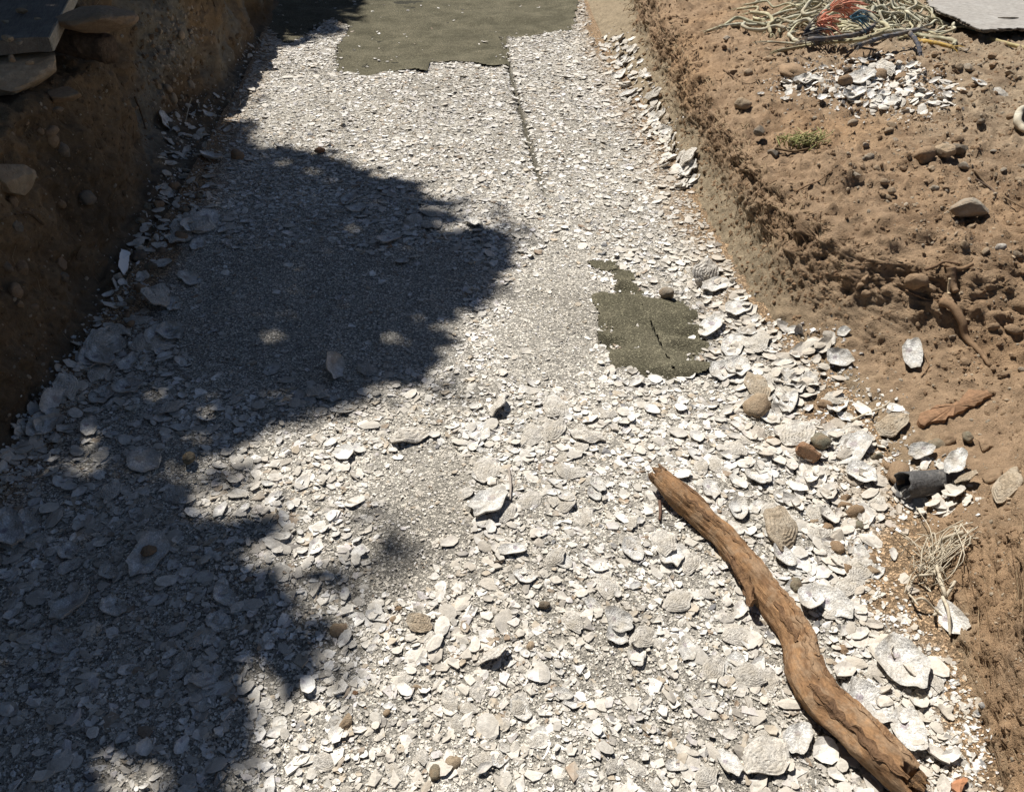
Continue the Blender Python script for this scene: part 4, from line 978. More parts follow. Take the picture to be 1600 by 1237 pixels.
def log_pt(px, py, w):
    h, nm = hit_px(px, py); dep = (h-cam.location).dot(Vector((0, math.cos(PITCH), -math.sin(PITCH))))
    rad = w/2/FPX*dep*.79
    d = px_dir(px, py); t = (h.z+rad*.86-CAM_H)/d.z; c = cam.location+d*t
    return [c.x, c.y, c.z, rad]
LOGP = [(1027, 753, 36), (1052, 774, 43), (1090, 802, 45), (1130, 838, 47), (1165, 880, 52), (1196, 922, 56), (1228, 965, 60), (1252, 1010, 62), (1262, 1052, 70), (1286, 1092, 78), (1322, 1128, 78), (1362, 1168, 80), (1400, 1203, 78), (1428, 1228, 70)]
lp = np.array([log_pt(*p) for p in LOGP]); lp[0, 2] += .03; lp[1, 2] += .02
CS = spline(lp, 190); Cc, Cr = CS[:, :3], CS[:, 3]
LOG0 = Vector((Cc[95][0], Cc[95][1], 0))
drift = empty('driftwood_log', LOG0, 'long crooked brown driftwood branch lying on the shells at lower right', 'driftwood')
def logfn(s, th):
    S = s*14; a = np.cos(th)*1.2; b = np.sin(th)*1.2
    S, a, b = np.broadcast_arrays(S, a, b)
    f = 1+.30*fbm(S*.9, a*1.2, b*1.2, 3, 401)+.22*fbm(S*.45, a*3.5, b*3.5, 4, 402)+.10*fbm(S*2.2, a*9, b*9, 3, 403)
    for s0, t0, h_, w1_ in ((.30, 1.0, .22, .03), (.47, 2.6, .28, .035), (.62, 1.3, .25, .03), (.80, 2.2, .2, .03), (.14, 1.9, .18, .02)):
        f = f+h_*np.exp(-((s-s0)/w1_)**2)*np.exp(-((np.angle(np.exp(1j*(th-t0))))/.5)**2)
    crack = np.exp(-((th-(2.0+.5*np.sin(s*9)))/.06)**2)*smooth(.08, .12, s)*smooth(.34, .26, s) + np.exp(-((th-(2.3+.4*np.sin(s*7+1)))/.05)**2)*smooth(.55, .60, s)*smooth(.75, .68, s)
    return f*(1-.22*crack)*(1-.25*smooth(.99, 1.0, s)*np.abs(np.sin(th*2.5)))*(1-.3*smooth(.012, 0, s)*np.abs(np.sin(th*2+1)))
k_ = 44; V, F = tube(Cc, Cr, k_, fn=logfn, caps=True)
for i_ in range(182, 190):       # torn end
    a_ = np.linspace(0, 2*math.pi, k_, endpoint=False); q_ = (i_-181)/8.0
    off_ = (.055*fbm(np.cos(a_)*2.6, np.sin(a_)*2.6, None, 3, 411)+.03*np.sin(a_*1+.6)+.012*vnoise(np.cos(a_)*9, np.sin(a_)*9, None, 412))*q_
    V[i_*k_:(i_+1)*k_] += off_[:, None]*(Cc[189]-Cc[183])/np.linalg.norm(Cc[189]-Cc[183])
V[-1] -= .02*(Cc[189]-Cc[183])/np.linalg.norm(Cc[189]-Cc[183])
tw_ = np.repeat(np.linspace(0, 1.6, 190), k_)
me = mesh_np('wood', V-np.array(LOG0), F, M_DRIFT, None, True)
th = np.tile(np.linspace(0, 2*math.pi, k_, endpoint=False), 190); g = np.stack([tw_, np.cos(th), np.sin(th)], 1); grain_attr(me, np.vstack([g, [[0, 0, 0], [1.6, 0, 0]]]))
link('wood', me, drift)
def strip_on_log(i0, i1, th0, th1, lift, mat, name, seed, k=9, taper=True, out=0):
    """bark or splinter: a curved slab following the log surface"""
    T, A, B = frames(Cc); n = i1-i0; rows = []
    for i in range(i0, i1+1):
        q = (i-i0)/n; wv = math.sin(math.pi*min(max(q, .06), .94))**.5 if taper else 1
        a, b = th0+(th1-th0)*(.5-.5*wv), th1-(th1-th0)*(.5-.5*wv)
        t = np.linspace(a, b, k)+.08*math.sin(i*.9+seed)+.05*math.sin(i*.37)
        rad = Cr[i]*logfn(np.array([[i/189]]), t[None, :])[0]+lift+out*q*q
        rows.append(Cc[i]+rad[:, None]*(np.cos(t)[:, None]*A[i]+np.sin(t)[:, None]*B[i]))
    top = np.array(rows); cen = Cc[i0:i1+1][:, None, :]; bot = top+(cen-top)*.14
    m = top.shape[0]; V = np.concatenate([top.reshape(-1, 3), bot.reshape(-1, 3)]); f = grid_faces(m, k); F = [f, f[:, ::-1]+m*k]
    def wall(ix): ix = np.array(ix); return np.stack([ix[:-1], ix[1:], ix[1:]+m*k, ix[:-1]+m*k], 1)
    F += [wall(np.arange(k)), wall((m-1)*k+np.arange(k)), wall(np.arange(m)*k), wall(np.arange(m)*k+k-1)]
    me = mesh_np(name, V-np.array(LOG0), np.concatenate(F), mat, None, False)
    gg = np.stack([np.repeat(np.linspace(0, 1, m), k), np.tile(np.linspace(0, 1, k), m), np.zeros(m*k)], 1)*np.array([1.0, .6, 1])+seed; grain_attr(me, np.vstack([gg, gg]))
    return link(name, me, drift)
T_, A_, B_ = frames(Cc)
# angle that faces straight up at a ring
def up_th(i): return math.atan2(B_[i][2], A_[i][2])
def left_th(i): return math.atan2(np.dot(B_[i], [-1, -.35, .25]), np.dot(A_[i], [-1, -.35, .25]))
lt = left_th(75); strip_on_log(60, 92, lt-.45, lt+.45, .004, M_DRIFTBARK, 'branch_stub', 3.1, out=.035)['label'] = 'rough splintered branch stub on the left side'
u1 = up_th(118); strip_on_log(92, 128, u1-.75, u1-.15, .003, M_DRIFT, 'splinter', 5.2)
u2 = up_th(30); strip_on_log(8, 34, u2-.9, u2-.45, .0025, M_DRIFTBARK, 'bark_strip', 7.7)
for i_, (a0, a1, o0_, o1_, mm, nm_) in enumerate([(20, 52, .1, .5, M_DRIFTBARK, 'bark_strip'), (40, 70, -.2, .12, M_DRIFT, 'splinter'), (96, 120, .3, .8, M_DRIFTBARK, 'bark_strip'), (126, 150, -.9, -.5, M_DRIFTBARK, 'bark_strip'), (104, 140, .02, .22, M_DRIFT, 'splinter'), (160, 186, .35, .8, M_DRIFTBARK, 'bark_strip'), (66, 100, -.75, -.55, M_DRIFT, 'splinter')]):
    uu = up_th((a0+a1)//2); strip_on_log(a0, a1, uu+o0_, uu+o1_, .0016+.0006*(i_ % 3), mm, nm_, 11.3+i_*1.7)
u3 = up_th(165); strip_on_log(150, 186, u3-1.2, u3-.3, .003, M_DRIFT, 'splinter', 9.4); strip_on_log(140, 160, u3+.3, u3+.9, .002, M_DRIFTBARK, 'bark_strip', 2.2)
# ragged broken ends
def shard_end(i, sgn, n, seed):
    r = np.random.default_rng(seed); Vs, Fs, off = [], [], 0
    for q in range(n):
        a = r.uniform(0, 6.28); rad = Cr[i]*math.sqrt(r.uniform(.05, .75)); p0 = Cc[i]+rad*(math.cos(a)*A_[i]+math.sin(a)*B_[i])-sgn*T_[i]*.01
        p1 = p0+sgn*T_[i]*r.uniform(.012, .034)+r.normal(0, .003, 3)
        v, f = tube(np.array([p0, (p0+p1)/2, p1]), np.array([.009, .007, .002]), 5, off); Vs.append(v); Fs.append(f); off += len(v)
    V = np.vstack(Vs); me = mesh_np('broken_end', V-np.array(LOG0), np.concatenate(Fs), M_ENDW, None, False); grain_attr(me, V*20); link('broken_end', me, drift)
shard_end(0, -1, 26, 1); shard_end(189, 1, 34, 2)

# pipe
def pipe():
    h, nm = hit_px(1440, 772); a = cam.location+px_dir(1407, 758)*1; z = h.z+.035
    d0 = px_dir(1410, 758); p0 = cam.location+d0*((z-CAM_H)/d0.z); d1 = px_dir(1518, 751); p1 = cam.location+d1*((z-.02-CAM_H)/d1.z)
    ax = (p1-p0).normalized(); L = (p1-p0).length; ro = 19/FPX*((p0-cam.location).length); t = .0045
    o = empty('pipe', p0, 'short grey plastic pipe stub poking out of the shells by the right slope', 'pipe')
    n, k = 24, 40; th = np.linspace(0, 2*math.pi, k, endpoint=False); A = np.cross(ax, [0, 0, 1]); A /= np.linalg.norm(A); B = np.cross(ax, A)
    rings = [(q*L, ro*(1+.006*math.sin(q*9))) for q in np.linspace(0, 1, n)]; inner = [(q*L, ro-t) for q in np.linspace(1, 0, n)]
    V = []
    for s_, r_ in rings+inner:
        for a_ in th:
            e = .006*math.sin(a_*3)+.004*math.sin(a_*7+1) if s_ == 0 else 0
            V.append(np.array(ax)*(s_+e)+r_*(math.cos(a_)*A+math.sin(a_)*B))
    m = 2*n; F = []
    for i in range(m):
        for j in range(k): F.append((i*k+j, i*k+(j+1) % k, ((i+1) % m)*k+(j+1) % k, ((i+1) % m)*k+j))
    me = mesh_np('pipe_wall', np.array(V), np.array(F), m_grain('worn_grey_plastic', (.075, .073, .070), (.105, .10, .095), (.20, .185, .165), (7, 1.5, 1.5), .6, 30, (.56, .7)), None, True)
    g = np.array([[v @ np.array(ax)*6, v @ A*20, v @ B*20] for v in V]); grain_attr(me, g); link('pipe_wall', me, o)
    return o, p0, ro
pipe_o, pipe_p, pipe_r = pipe()
me = HIME[0][3]; o = link('oyster_shell', me, label='small whitish shell lump plugging the mouth of the grey pipe', cat='shell'); o.matrix_world = Matrix.Translation(pipe_p+Vector((.008, -.012, -.024))) @ Matrix.Rotation(.9, 4, 'X') @ Matrix.Rotation(.5, 4, 'Y') @ Matrix.Diagonal((.048, .05, .05, 1))

# ropes on the bank
def rope_mesh(path, rad, col, frayed=True, strands=3, lay=.11, k=9, r=None):
    """twisted rope with a lobed section, plus frayed yarn ends"""
    p = np.array(path, float); L = np.sum(np.linalg.norm(np.diff(p, axis=0), axis=1)); n = max(10, int(L/.012)); C = spline(p, n)
    def fn(s, th): return 1+.20*np.abs(np.cos(strands*.5*(th-s*L/lay*2*math.pi/strands*1.0)))-.1+.5*fbm(s*L*28+0*th, np.cos(th)*1.3+0*s, np.sin(th)*1.3+0*s, 3, 6)
    V, F = tube(C, np.full(n, rad), k, fn=fn); Vs, Fs, off = [V], [F], len(V)
    if frayed:
        T, A, B = frames(C)
        for e, sg in ((0, -1), (n-1, 1)):
            for q in range(7):
                a = r.uniform(0, 6.28); o_ = math.cos(a)*A[e]+math.sin(a)*B[e]; ln = r.uniform(.03, .09)
                c = np.array([C[e]+o_*rad*.5, C[e]+o_*rad*(.9+r.uniform(0, .6))+sg*T[e]*ln*.5, C[e]+o_*rad*r.uniform(.8, 2.6)+sg*T[e]*ln+np.array([0, 0, -.01])])
                v, f = tube(spline(c, 5), np.linspace(rad*.22, rad*.10, 5), 4, off); Vs.append(v); Fs.append(f); off += len(v)
    V = np.vstack(Vs); c = np.tile(col, (len(V), 1))*(.88+.5*fbm(V[:, 0]*14, V[:, 1]*14, V[:, 2]*14, 3, 5))[:, None]
    return V, np.concatenate(Fs), c
r4 = np.random.default_rng(44)
hp, _ = hit_px(1345, 42); PC = np.array([hp.x, hp.y, hp.z])
CREAM = [(.60, .55, .36), (.56, .53, .40), (.64, .61, .46), (.48, .45, .31)]
heap = empty('rope_heap', PC, 'tangled heap of frayed pale yellow rope on the right bank', 'rope')
def heap_z(x, y): return .20*math.exp(-((x/.50)**2+((y-.30)/.42)**2))
def ground_z(x, y): return drop(x, y)[0].z
def heap_rope(cx, cy, ang, L, bend, rad, col, lvl):
    n = 6; pts = []; a = ang; x, y = cx-math.cos(a)*L/2, cy-math.sin(a)*L/2
    for i in range(n):
        gz = ground_z(PC[0]+x, PC[1]+y); pts.append((PC[0]+x, PC[1]+y, gz+heap_z(x, y)*lvl+rad*1.1+(.02*r4.uniform() if 0 < i < n-1 else 0)))
        a += r4.normal(0, bend); x += math.cos(a)*L/(n-1); y += math.sin(a)*L/(n-1)
    return rope_mesh(pts, rad, col, True, r=r4)
for i in range(170):
    cx = r4.normal(.04, .21); cy = r4.uniform(-.12, .75) if i < 110 else r4.uniform(-.26, .1)
    ang = r4.choice([.5, .9, 1.3, 2.2, -.5, 1.8, 2.7])+r4.normal(0, .35)
    V, F, C = heap_rope(cx, cy, ang, r4.uniform(.14, .55), .75, float(r4.choice([.004, .005, .006, .008, .011])), CREAM[i % 4], r4.uniform(.25, 1.05))
    link('rope_strand', mesh_np('rope_strand', V-PC, F, M_ROPE, C, True), heap)
# strands fanning out to the left
for i in range(5):
    a = 2.7+.7*r4.uniform(); x0, y0 = -.30+.1*r4.normal(), .16+.12*r4.normal(); L = r4.uniform(.28, .55)
    pts = [(PC[0]+x0+math.cos(a)*L*q, PC[1]+y0+math.sin(a)*L*q*.55+.03*r4.normal()) for q in np.linspace(0, 1, 6)]
    pts = [(x_, y_, ground_z(x_, y_)+.012+heap_z(x_-PC[0], y_-PC[1])*.6) for x_, y_ in pts]
    V, F, C = rope_mesh(pts, r4.uniform(.006, .011), CREAM[i % 4], True, r=r4); link('rope_strand', mesh_np('rope_strand', V-PC, F, M_ROPE, C, True), heap)
def px_rope(pxs, rad, col, label, up=0.0, frayed=True, name='rope', dz=None):
    pts = []
    for i, (a, b) in enumerate(pxs):
        h, _ = hit_px(a, b); e = (up if not hasattr(up, '__len__') else up[i]); d = px_dir(a, b); t = (h.z+e+rad-CAM_H)/d.z; q = cam.location+d*t; pts.append((q.x, q.y, q.z))
    V, F, C = rope_mesh(pts, rad, col, frayed, r=r4); o0 = np.array(pts).mean(0); o0[2] = min(p[2] for p in pts)-rad
    o = link(name, mesh_np(name, V-o0, F, M_ROPE, C, True), label=label, cat='rope'); o.location = o0; return o
px_rope([(1262, 62), (1300, 60), (1345, 52), (1365, 40)], .012, (.12, .125, .14), 'dark grey rope lying across the left of the pale rope heap', .08)
px_rope([(1340, 72), (1375, 60), (1410, 52), (1435, 46)], .011, (.13, .135, .15), 'dark grey rope lying across the right of the pale rope heap', .07)
px_rope([(1420, 50), (1432, 65), (1438, 85)], .012, (.10, .105, .125), 'short dark blue grey rope hanging down the right end of the heap', (.07, .04, .01))
px_rope([(1215, 80), (1260, 72), (1300, 66), (1345, 62), (1380, 50)], .009, (.40, .36, .22), 'long thin straw coloured rope trailing from the front of the heap', (.0, .01, .03, .07, .1))
px_rope([(1440, 64), (1465, 68), (1488, 74)], .010, (.62, .40, .09), 'short bright yellow rope end right of the heap', .005)
px_rope([(1550, 62), (1580, 70), (1612, 78)], .010, (.55, .46, .24), 'thin yellowish rope crossing the right picture edge below the board', .003)
px_rope([(1618, 168), (1596, 172), (1590, 186), (1598, 200), (1620, 206)], .016, (.62, .57, .45), 'thick cream rope loop at the right picture edge', .004)
def tuft(px, py, up, n, ln, spread, col, label, rad=.0035):
    h, _ = hit_px(px, py); d = px_dir(px, py); t = (h.z+up-CAM_H)/d.z; c = np.array(cam.location+d*t); Vs, Fs, off = [], [], 0
    for i in range(n):
        a = r4.normal(0, 1, 3)*spread; p = [c+a*.3+np.array([-ln*.5, 0, 0]), c+a*.8+np.array([0, 0, .01]), c+a*1.3+np.array([ln*.5, r4.normal(0, .02), -.01])]
        v, f = tube(spline(p, 7), np.full(7, rad), 5, off); Vs.append(v); Fs.append(f); off += len(v)
    V = np.vstack(Vs); o = link('rope_tuft', mesh_np('rope_tuft', V-c, np.concatenate(Fs), M_ROPE, np.tile(col, (len(V), 1))*r4.uniform(.8, 1.2, (len(V), 1)), True), label=label, cat='rope'); o.location = c
tuft(1318, 14, .19, 42, .12, .028, (.85, .36, .24), 'frayed orange rope tuft on top of the pale heap')
tuft(1292, 36, .12, 46, .09, .030, (.85, .38, .26), 'frayed orange rope tuft lower left on the pale heap')
tuft(1342, 28, .19, 26, .08, .020, (.10, .21, .28), 'small frayed blue rope tuft right of the orange one')
tuft(1272, 54, .08, 40, .10, .028, (.10, .105, .115), 'frayed dark grey rope end below the orange tuft')

# weathered board
def board():
    r = np.random.default_rng(9); h, _ = hit_px(1540, 30); z = h.z+.055
    def at(px, py, dz=0): d = px_dir(px, py); t = (z+dz-CAM_H)/d.z; return np.array(cam.location+d*t)
    out = [(1447, 4), (1452, 14), (1470, 24), (1490, 30), (1510, 39), (1530, 49), (1560, 47), (1600, 44), (1660, 42), (1700, -10), (1560, -45), (1470, -25), (1440, -8)]
    P = np.array([at(*p) for p in out]); 
    # ragged outline
    R = []
    for i in range(len(P)):
        a, b = P[i], P[(i+1) % len(P)]; n = max(2, int(np.linalg.norm(b-a)/.018))
        for q in range(n): R.append(a+(b-a)*q/n+np.array([*r.normal(0, .006 if i < 8 else .002, 2), 0]))
    R = np.array(R); o0 = R.mean(0); o = empty('board', o0, 'weathered grey plywood board with ragged edge on the upper right bank', 'board')
    def layer(name, zt, zb, shrink, mat, seed):
        rr = np.random.default_rng(seed); c = R.mean(0); Q = c+(R-c)*shrink+np.concatenate([rr.normal(0, .005, (len(R), 2)), np.zeros((len(R), 1))], 1); n = len(Q)
        bm = bmesh.new(); f = bm.faces.new([bm.verts.new((*(q[:2]-o0[:2]), q[2]-o0[2]+zb)) for q in Q]); e = bmesh.ops.extrude_face_region(bm, geom=[f])
        bmesh.ops.translate(bm, verts=[v for v in e['geom'] if isinstance(v, bmesh.types.BMVert)], vec=(0, 0, zt-zb)); bmesh.ops.recalc_face_normals(bm, faces=bm.faces)
        me = bpy.data.meshes.new(name); bm.to_mesh(me); bm.free(); me.materials.append(mat); link(name, me, o)
    wg = m_wood('weathered_ply', (.33, .305, .27), (.29, .268, .238), (.37, .35, .315), (9, 30, 30)); wd = m_wood('ply_core', (.17, .135, .10), (.23, .19, .14), (.12, .10, .08), (6, 40, 40))
    layer('top_veneer', .009, .004, 1.0, wg, 1); layer('core_layer', .003, -.003, .985, wd, 2); layer('bottom_veneer', -.004, -.009, .99, wd, 3)
    o.rotation_euler = (.02, .03, 0)
    for i in range(1):
        p = [at(1575+i*12, 27-i*9, .012)+np.array([-.06, .0, 0]), at(1575+i*12, 27-i*9, .016), at(1575+i*12, 27-i*9, .012)+np.array([.07, .01, 0])]
        v, f = tube(spline(p, 6), np.array([.002, .004, .005, .005, .004, .002]), 5); link('splinter', mesh_np('splinter', v-o0, f, wd, None, True), o)
board()

# roots and twigs
def root_path(px_list, up): 
    pts = []
    for i, (a, b) in enumerate(px_list):
        h, nm = hit_px(a, b); q = h+nm*(up if not hasattr(up, '__len__') else up[i]); pts.append((q.x, q.y, q.z))
    return pts
def px_root(pxs, r0, r1, col, label, cat='root', up=.006, name='root', side=None):
    p = root_path(pxs, up); n = 26; C = spline(p, n); V, F = tube(C, np.linspace(r0, r1, n), 8, fn=lambda s, th: 1+.22*fbm(s*9+0*th, np.cos(th)+0*s, np.sin(th)+0*s, 3, 3))
    o0 = C.mean(0); o0[2] = C[:, 2].min(); o = link(name, mesh_np(name, V-o0, F, M_ROOT, np.tile(col, (len(V), 1)), True), label=label, cat=cat); o.location = o0; return o
RB = (.24, .155, .09); PALE = (.50, .43, .32)
px_root([(1474, 472), (1490, 488), (1502, 505), (1512, 525), (1530, 552), (1548, 574)], .017, .006, RB, 'broken brown root slanting down the right slope', up=(.02, .025, .022, .012, .008, .004))
px_root([(1486, 425), (1490, 445), (1496, 462)], .016, .010, (.27, .18, .11), 'short upright root stub above the broken root on the slope', up=.02)
px_root([(1484, 432), (1487, 450), (1492, 464)], .005, .004, (.55, .43, .28), 'pale peeled sliver on the short root stub', cat='sliver', up=.045, name='sliver')
px_root([(1475, 418), (1500, 420), (1522, 412)], .010, .006, RB, 'level brown root crossing above the root stub', up=.010)
px_root([(1446, 428), (1462, 420), (1478, 414), (1500, 418)], .006, .003, (.16, .10, .06), 'thin dark root arching over the half sunk pebble', up=.016)
px_root([(1416, 452), (1432, 462), (1450, 470), (1474, 470)], .0035, .002, RB, 'thin root loop under the half sunk pebble', up=.006)
px_root([(1518, 268), (1540, 290), (1570, 312), (1605, 332)], .0045, .0025, (.22, .15, .09), 'long thin twig on the right bank running to the picture edge', cat='twig', up=.012, name='twig')
px_root([(1526, 280), (1545, 296), (1556, 306)], .004, .003, (.10, .07, .05), 'short dark twig beside the long thin twig', cat='twig', up=.008, name='twig')
px_root([(1330, 660), (1355, 648), (1376, 640), (1394, 628)], .005, .003, PALE, 'pale curved root beside the soil stained round shell', up=.008)
px_root([(1130, 110), (1160, 130), (1176, 132), (1184, 126)], .004, .002, (.18, .12, .075), 'small dark root curl on the bank left of the shell pile', up=.006)
px_root([(1245, 300), (1262, 290), (1280, 282), (1300, 268)], .004, .002, RB, 'thin root line on the bank below the dark upright stone', up=.006)
px_root([(1212, 232), (1240, 238), (1270, 232), (1292, 226)], .006, .003, (.15, .10, .055), 'dark curved twig under the green weed on the bank', cat='twig', up=.006, name='twig')
px_root([(1030, 786), (1031, 800), (1030, 815)], .005, .004, (.14, .085, .06), 'short dark twig standing under the driftwood tip', cat='twig', up=.008, name='twig')
px_root([(795, 735), (798, 760), (797, 785)], .004, .003, (.36, .31, .26), 'thin grey root on the middle floor left of the driftwood', up=.012)
px_root([(1444, 555), (1452, 572), (1440, 590)], .003, .002, RB, 'fine root below the triangular white shell', up=.005)
# bark strip and orange flake
def slab(pxs, th, mat, name, label, cat, up=.012, jag=.004, seed=1):
    r = np.random.default_rng(seed); p = [Vector(q) for q in root_path(pxs, up)]; R = []
    for i in range(len(p)):
        a, b = p[i], p[(i+1) % len(p)]; n = max(2, int((b-a).length/.012))
        for q in range(n): R.append(np.array(a.lerp(b, q/n))+r.normal(0, jag, 3)*np.array([1, 1, .4]))
    R = np.array(R); o0 = R.mean(0); n = len(R); V = np.vstack([R, R-np.array([0, 0, th]), [o0+np.array([0, 0, .006])], [o0-np.array([0, 0, th])]]); F = []
    for i in range(n):
        j = (i+1) % n; F += [(2*n, i, j), (i, n+i, n+j), (i, n+j, j), (2*n+1, n+j, n+i)]
    o = link(name, mesh_np(name, V-o0, np.array(F), mat, np.tile(mat.get('c', (.3, .2, .1)) if hasattr(mat, 'get') else (.3, .2, .1), (len(V), 1)), False), label=label, cat=cat); o.location = o0; return o
mb = m_wood('bark_wood', (.27, .155, .085), (.21, .125, .07), (.36, .20, .11), (30, 30, 30))
slab([(1434, 664), (1440, 650), (1470, 640), (1500, 628), (1520, 614), (1548, 612), (1554, 622), (1530, 634), (1500, 646), (1478, 660), (1450, 667)], .018, mb, 'bark_strip', 'long reddish bark strip lying on the right soil slope', 'bark', .018)
mo = m_wood('orange_bark', (.42, .20, .10), (.34, .16, .085), (.48, .26, .15), (30, 30, 30))
slab([(1488, 1240), (1492, 1222), (1504, 1214), (1512, 1224), (1502, 1246)], .012, mo, 'wood_flake', 'orange wood flake standing at the bottom picture edge right of the driftwood', 'flake', .014)
mw = nt('white_tile'); mw[2].inputs['Base Color'].default_value = (.72, .71, .69, 1); mw[2].inputs['Roughness'].default_value = .5
nw = mw[1]; bump(nw, mw[2], noise(nw, coords(nw), 40, 4), .2, .01)
slab([(176, 400), (196, 393), (208, 404), (204, 424), (188, 432), (180, 418)], .006, mw[0], 'white_fragment', 'flat white square cornered fragment at the left wall foot', 'fragment', .035, .0015)
# tangle of pale roots at the lower right
def tangle():
    r = np.random.default_rng(5); h, _ = hit_px(1460, 905); o0 = np.array(h); t = empty('root_tangle', h, 'tangle of pale dry roots hanging at the lower right soil wall', 'roots')
    main = [([(1512, 838), (1490, 852), (1472, 872), (1462, 888), (1458, 905)], .006), ([(1462, 892), (1472, 918), (1476, 940), (1462, 958), (1458, 970)], .006), ([(1458, 905), (1440, 912), (1428, 908), (1420, 925), (1424, 945), (1432, 960)], .004), ([(1424, 946), (1440, 950), (1458, 956), (1472, 962)], .004), ([(1476, 940), (1482, 925), (1486, 914)], .005), ([(1472, 940), (1476, 968), (1482, 998)], .005)]
    for pl, rad in main:
        C = spline(root_path(pl, [.02+.02*math.sin(i*1.7) for i in range(len(pl))]), 24); V, F = tube(C, np.linspace(rad, rad*.6, 24), 7, fn=lambda s, th: 1+.25*fbm(s*8+0*th, np.cos(th)+0*s, np.sin(th)+0*s, 3, 3))
        link('root', mesh_np('root', V-o0, F, M_ROOT, np.tile(PALE, (len(V), 1)), True), t)
    Vs, Fs, off = [], [], 0
    for i in range(64):
        if i < 30: a = (1512+r.normal(0, 8), 838+r.normal(0, 8)); b = (1455+r.normal(0, 14), 895+r.normal(0, 14))
        else: a = (1450+r.normal(0, 16), 890+r.normal(0, 18)); b = (a[0]+r.normal(0, 22), a[1]+r.normal(0, 20))
        m = ((a[0]+b[0])/2+r.normal(0, 10), (a[1]+b[1])/2+r.normal(0, 10)); C = spline(root_path([a, m, b], [.01+.03*r.uniform(), .015+.045*r.uniform(), .005+.02*r.uniform()]), 9)
        v, f = tube(C, np.linspace(.0016, .0009, 9), 4, off); Vs.append(v); Fs.append(f); off += len(v)
    V = np.vstack(Vs); o = link('root_hairs', mesh_np('root_hairs', V-o0, np.concatenate(Fs), M_ROOT, np.tile((.55, .48, .36), (len(V), 1)), True), t); o['kind'] = 'stuff'
tangle()
# green weed
def weed():
    r = np.random.default_rng(8); h, _ = hit_px(1255, 222); o0 = np.array(h); Vs, Fs, Cs, off = [], [], [], 0
    for i in range(90):
        a = (1240+r.normal(12, 18), 224+r.normal(0, 5)); b = (a[0]+r.normal(6, 10), a[1]-abs(r.normal(4, 4)))
        C = spline(root_path([a, ((a[0]+b[0])/2, (a[1]+b[1])/2), b], [.004, .02+.02*r.uniform(), .02+.03*r.uniform()]), 6); v, f = tube(C, np.linspace(.003, .0015, 6), 4, off); Vs.append(v); Fs.append(f); off += len(v); Cs.append(np.tile((.30, .30, .12) if r.uniform() < .6 else (.40, .34, .17), (len(v), 1)))
    V = np.vstack(Vs); o = link('weed', mesh_np('weed', V-o0, np.concatenate(Fs), M_ROOT, np.vstack(Cs), True), label='flattened yellow green weed on the right bank crest', cat='weed'); o.location = o0
weed()
# root hairs down the cut faces (mass)
def hairs(P, Nn, w0, w1, y0, y1, n, seed, down, col, label, rmul=1.0, tang=0.25):
    r = np.random.default_rng(seed); iy = np.where((YS > y0) & (YS < y1))[0]; Vs, Fs, Cs, off = [], [], [], 0
    for q in range(n):
        i = int(r.choice(iy)); a = w1+r.integers(-10, 8) if r.uniform() < .65 else r.integers(w0+8, w1+6); L = int(abs(r.normal(0, 1))*down)+5; pts = []
        m = 7; f_i = float(i)
        for k in range(m):
            s_ = int(np.clip(a-L*k/(m-1), w0-4, w1+9)); ii = int(np.clip(f_i, iy[0], iy[-1])); pts.append(P[ii, s_]+Nn[ii, s_]*(.004+.022*math.sin(k/(m-1)*math.pi)*r.uniform())); f_i += r.normal(0, tang*12)
        dep = YS[i]*math.cos(PITCH)+1.0; rad = max(.0007, .00035*dep)*rmul*r.uniform(.7, 1.4)
        v, f = tube(spline(pts, 9), np.linspace(rad, rad*.6, 9), 3, off, caps=False); Vs.append(v); Fs.append(f); off += len(v); Cs.append(np.tile(np.array(col[int(r.integers(0, len(col)))]), (len(v), 1)))
    return np.vstack(Vs), np.concatenate(Fs), np.vstack(Cs)
HC = [(.16, .10, .055), (.24, .16, .095), (.36, .27, .165), (.10, .062, .036)]
parts = [hairs(RP, RN, R_WALL[0]+14, R_WALL[1]+4, 2.6, 7.5, 450, 7, 14, [(.36, .27, .165), (.22, .14, .08), (.12, .075, .042)], '', 1.5, .22), hairs(RP, RN, *R_WALL, 2.55, 8.4, 2600, 1, 30, HC, '', 1.35), hairs(RP, RN, *R_WALL, .55, 1.42, 700, 2, 20, HC, '', 1.0, .8)]
V = np.vstack([p_[0] for p_ in parts]); offs_ = np.cumsum([0]+[len(p_[0]) for p_ in parts]); F = np.concatenate([p_[1]+offs_[i] for i, p_ in enumerate(parts)]); C = np.vstack([p_[2] for p_ in parts])
link('root_hairs', mesh_np('root_hairs', V, F, M_ROOT, C, True), label='fine dry root hairs hanging down the right cut face', kind='stuff')
V, F, C = hairs(LP, LN, L_WALL[0], L_WALL[1], 1.6, 7.0, 700, 3, 34, HC, '', 1.0)
link('root_hairs', mesh_np('root_hairs', V, F, M_ROOT, C, True), label='fine roots hanging down the shaded left cut face', kind='stuff')

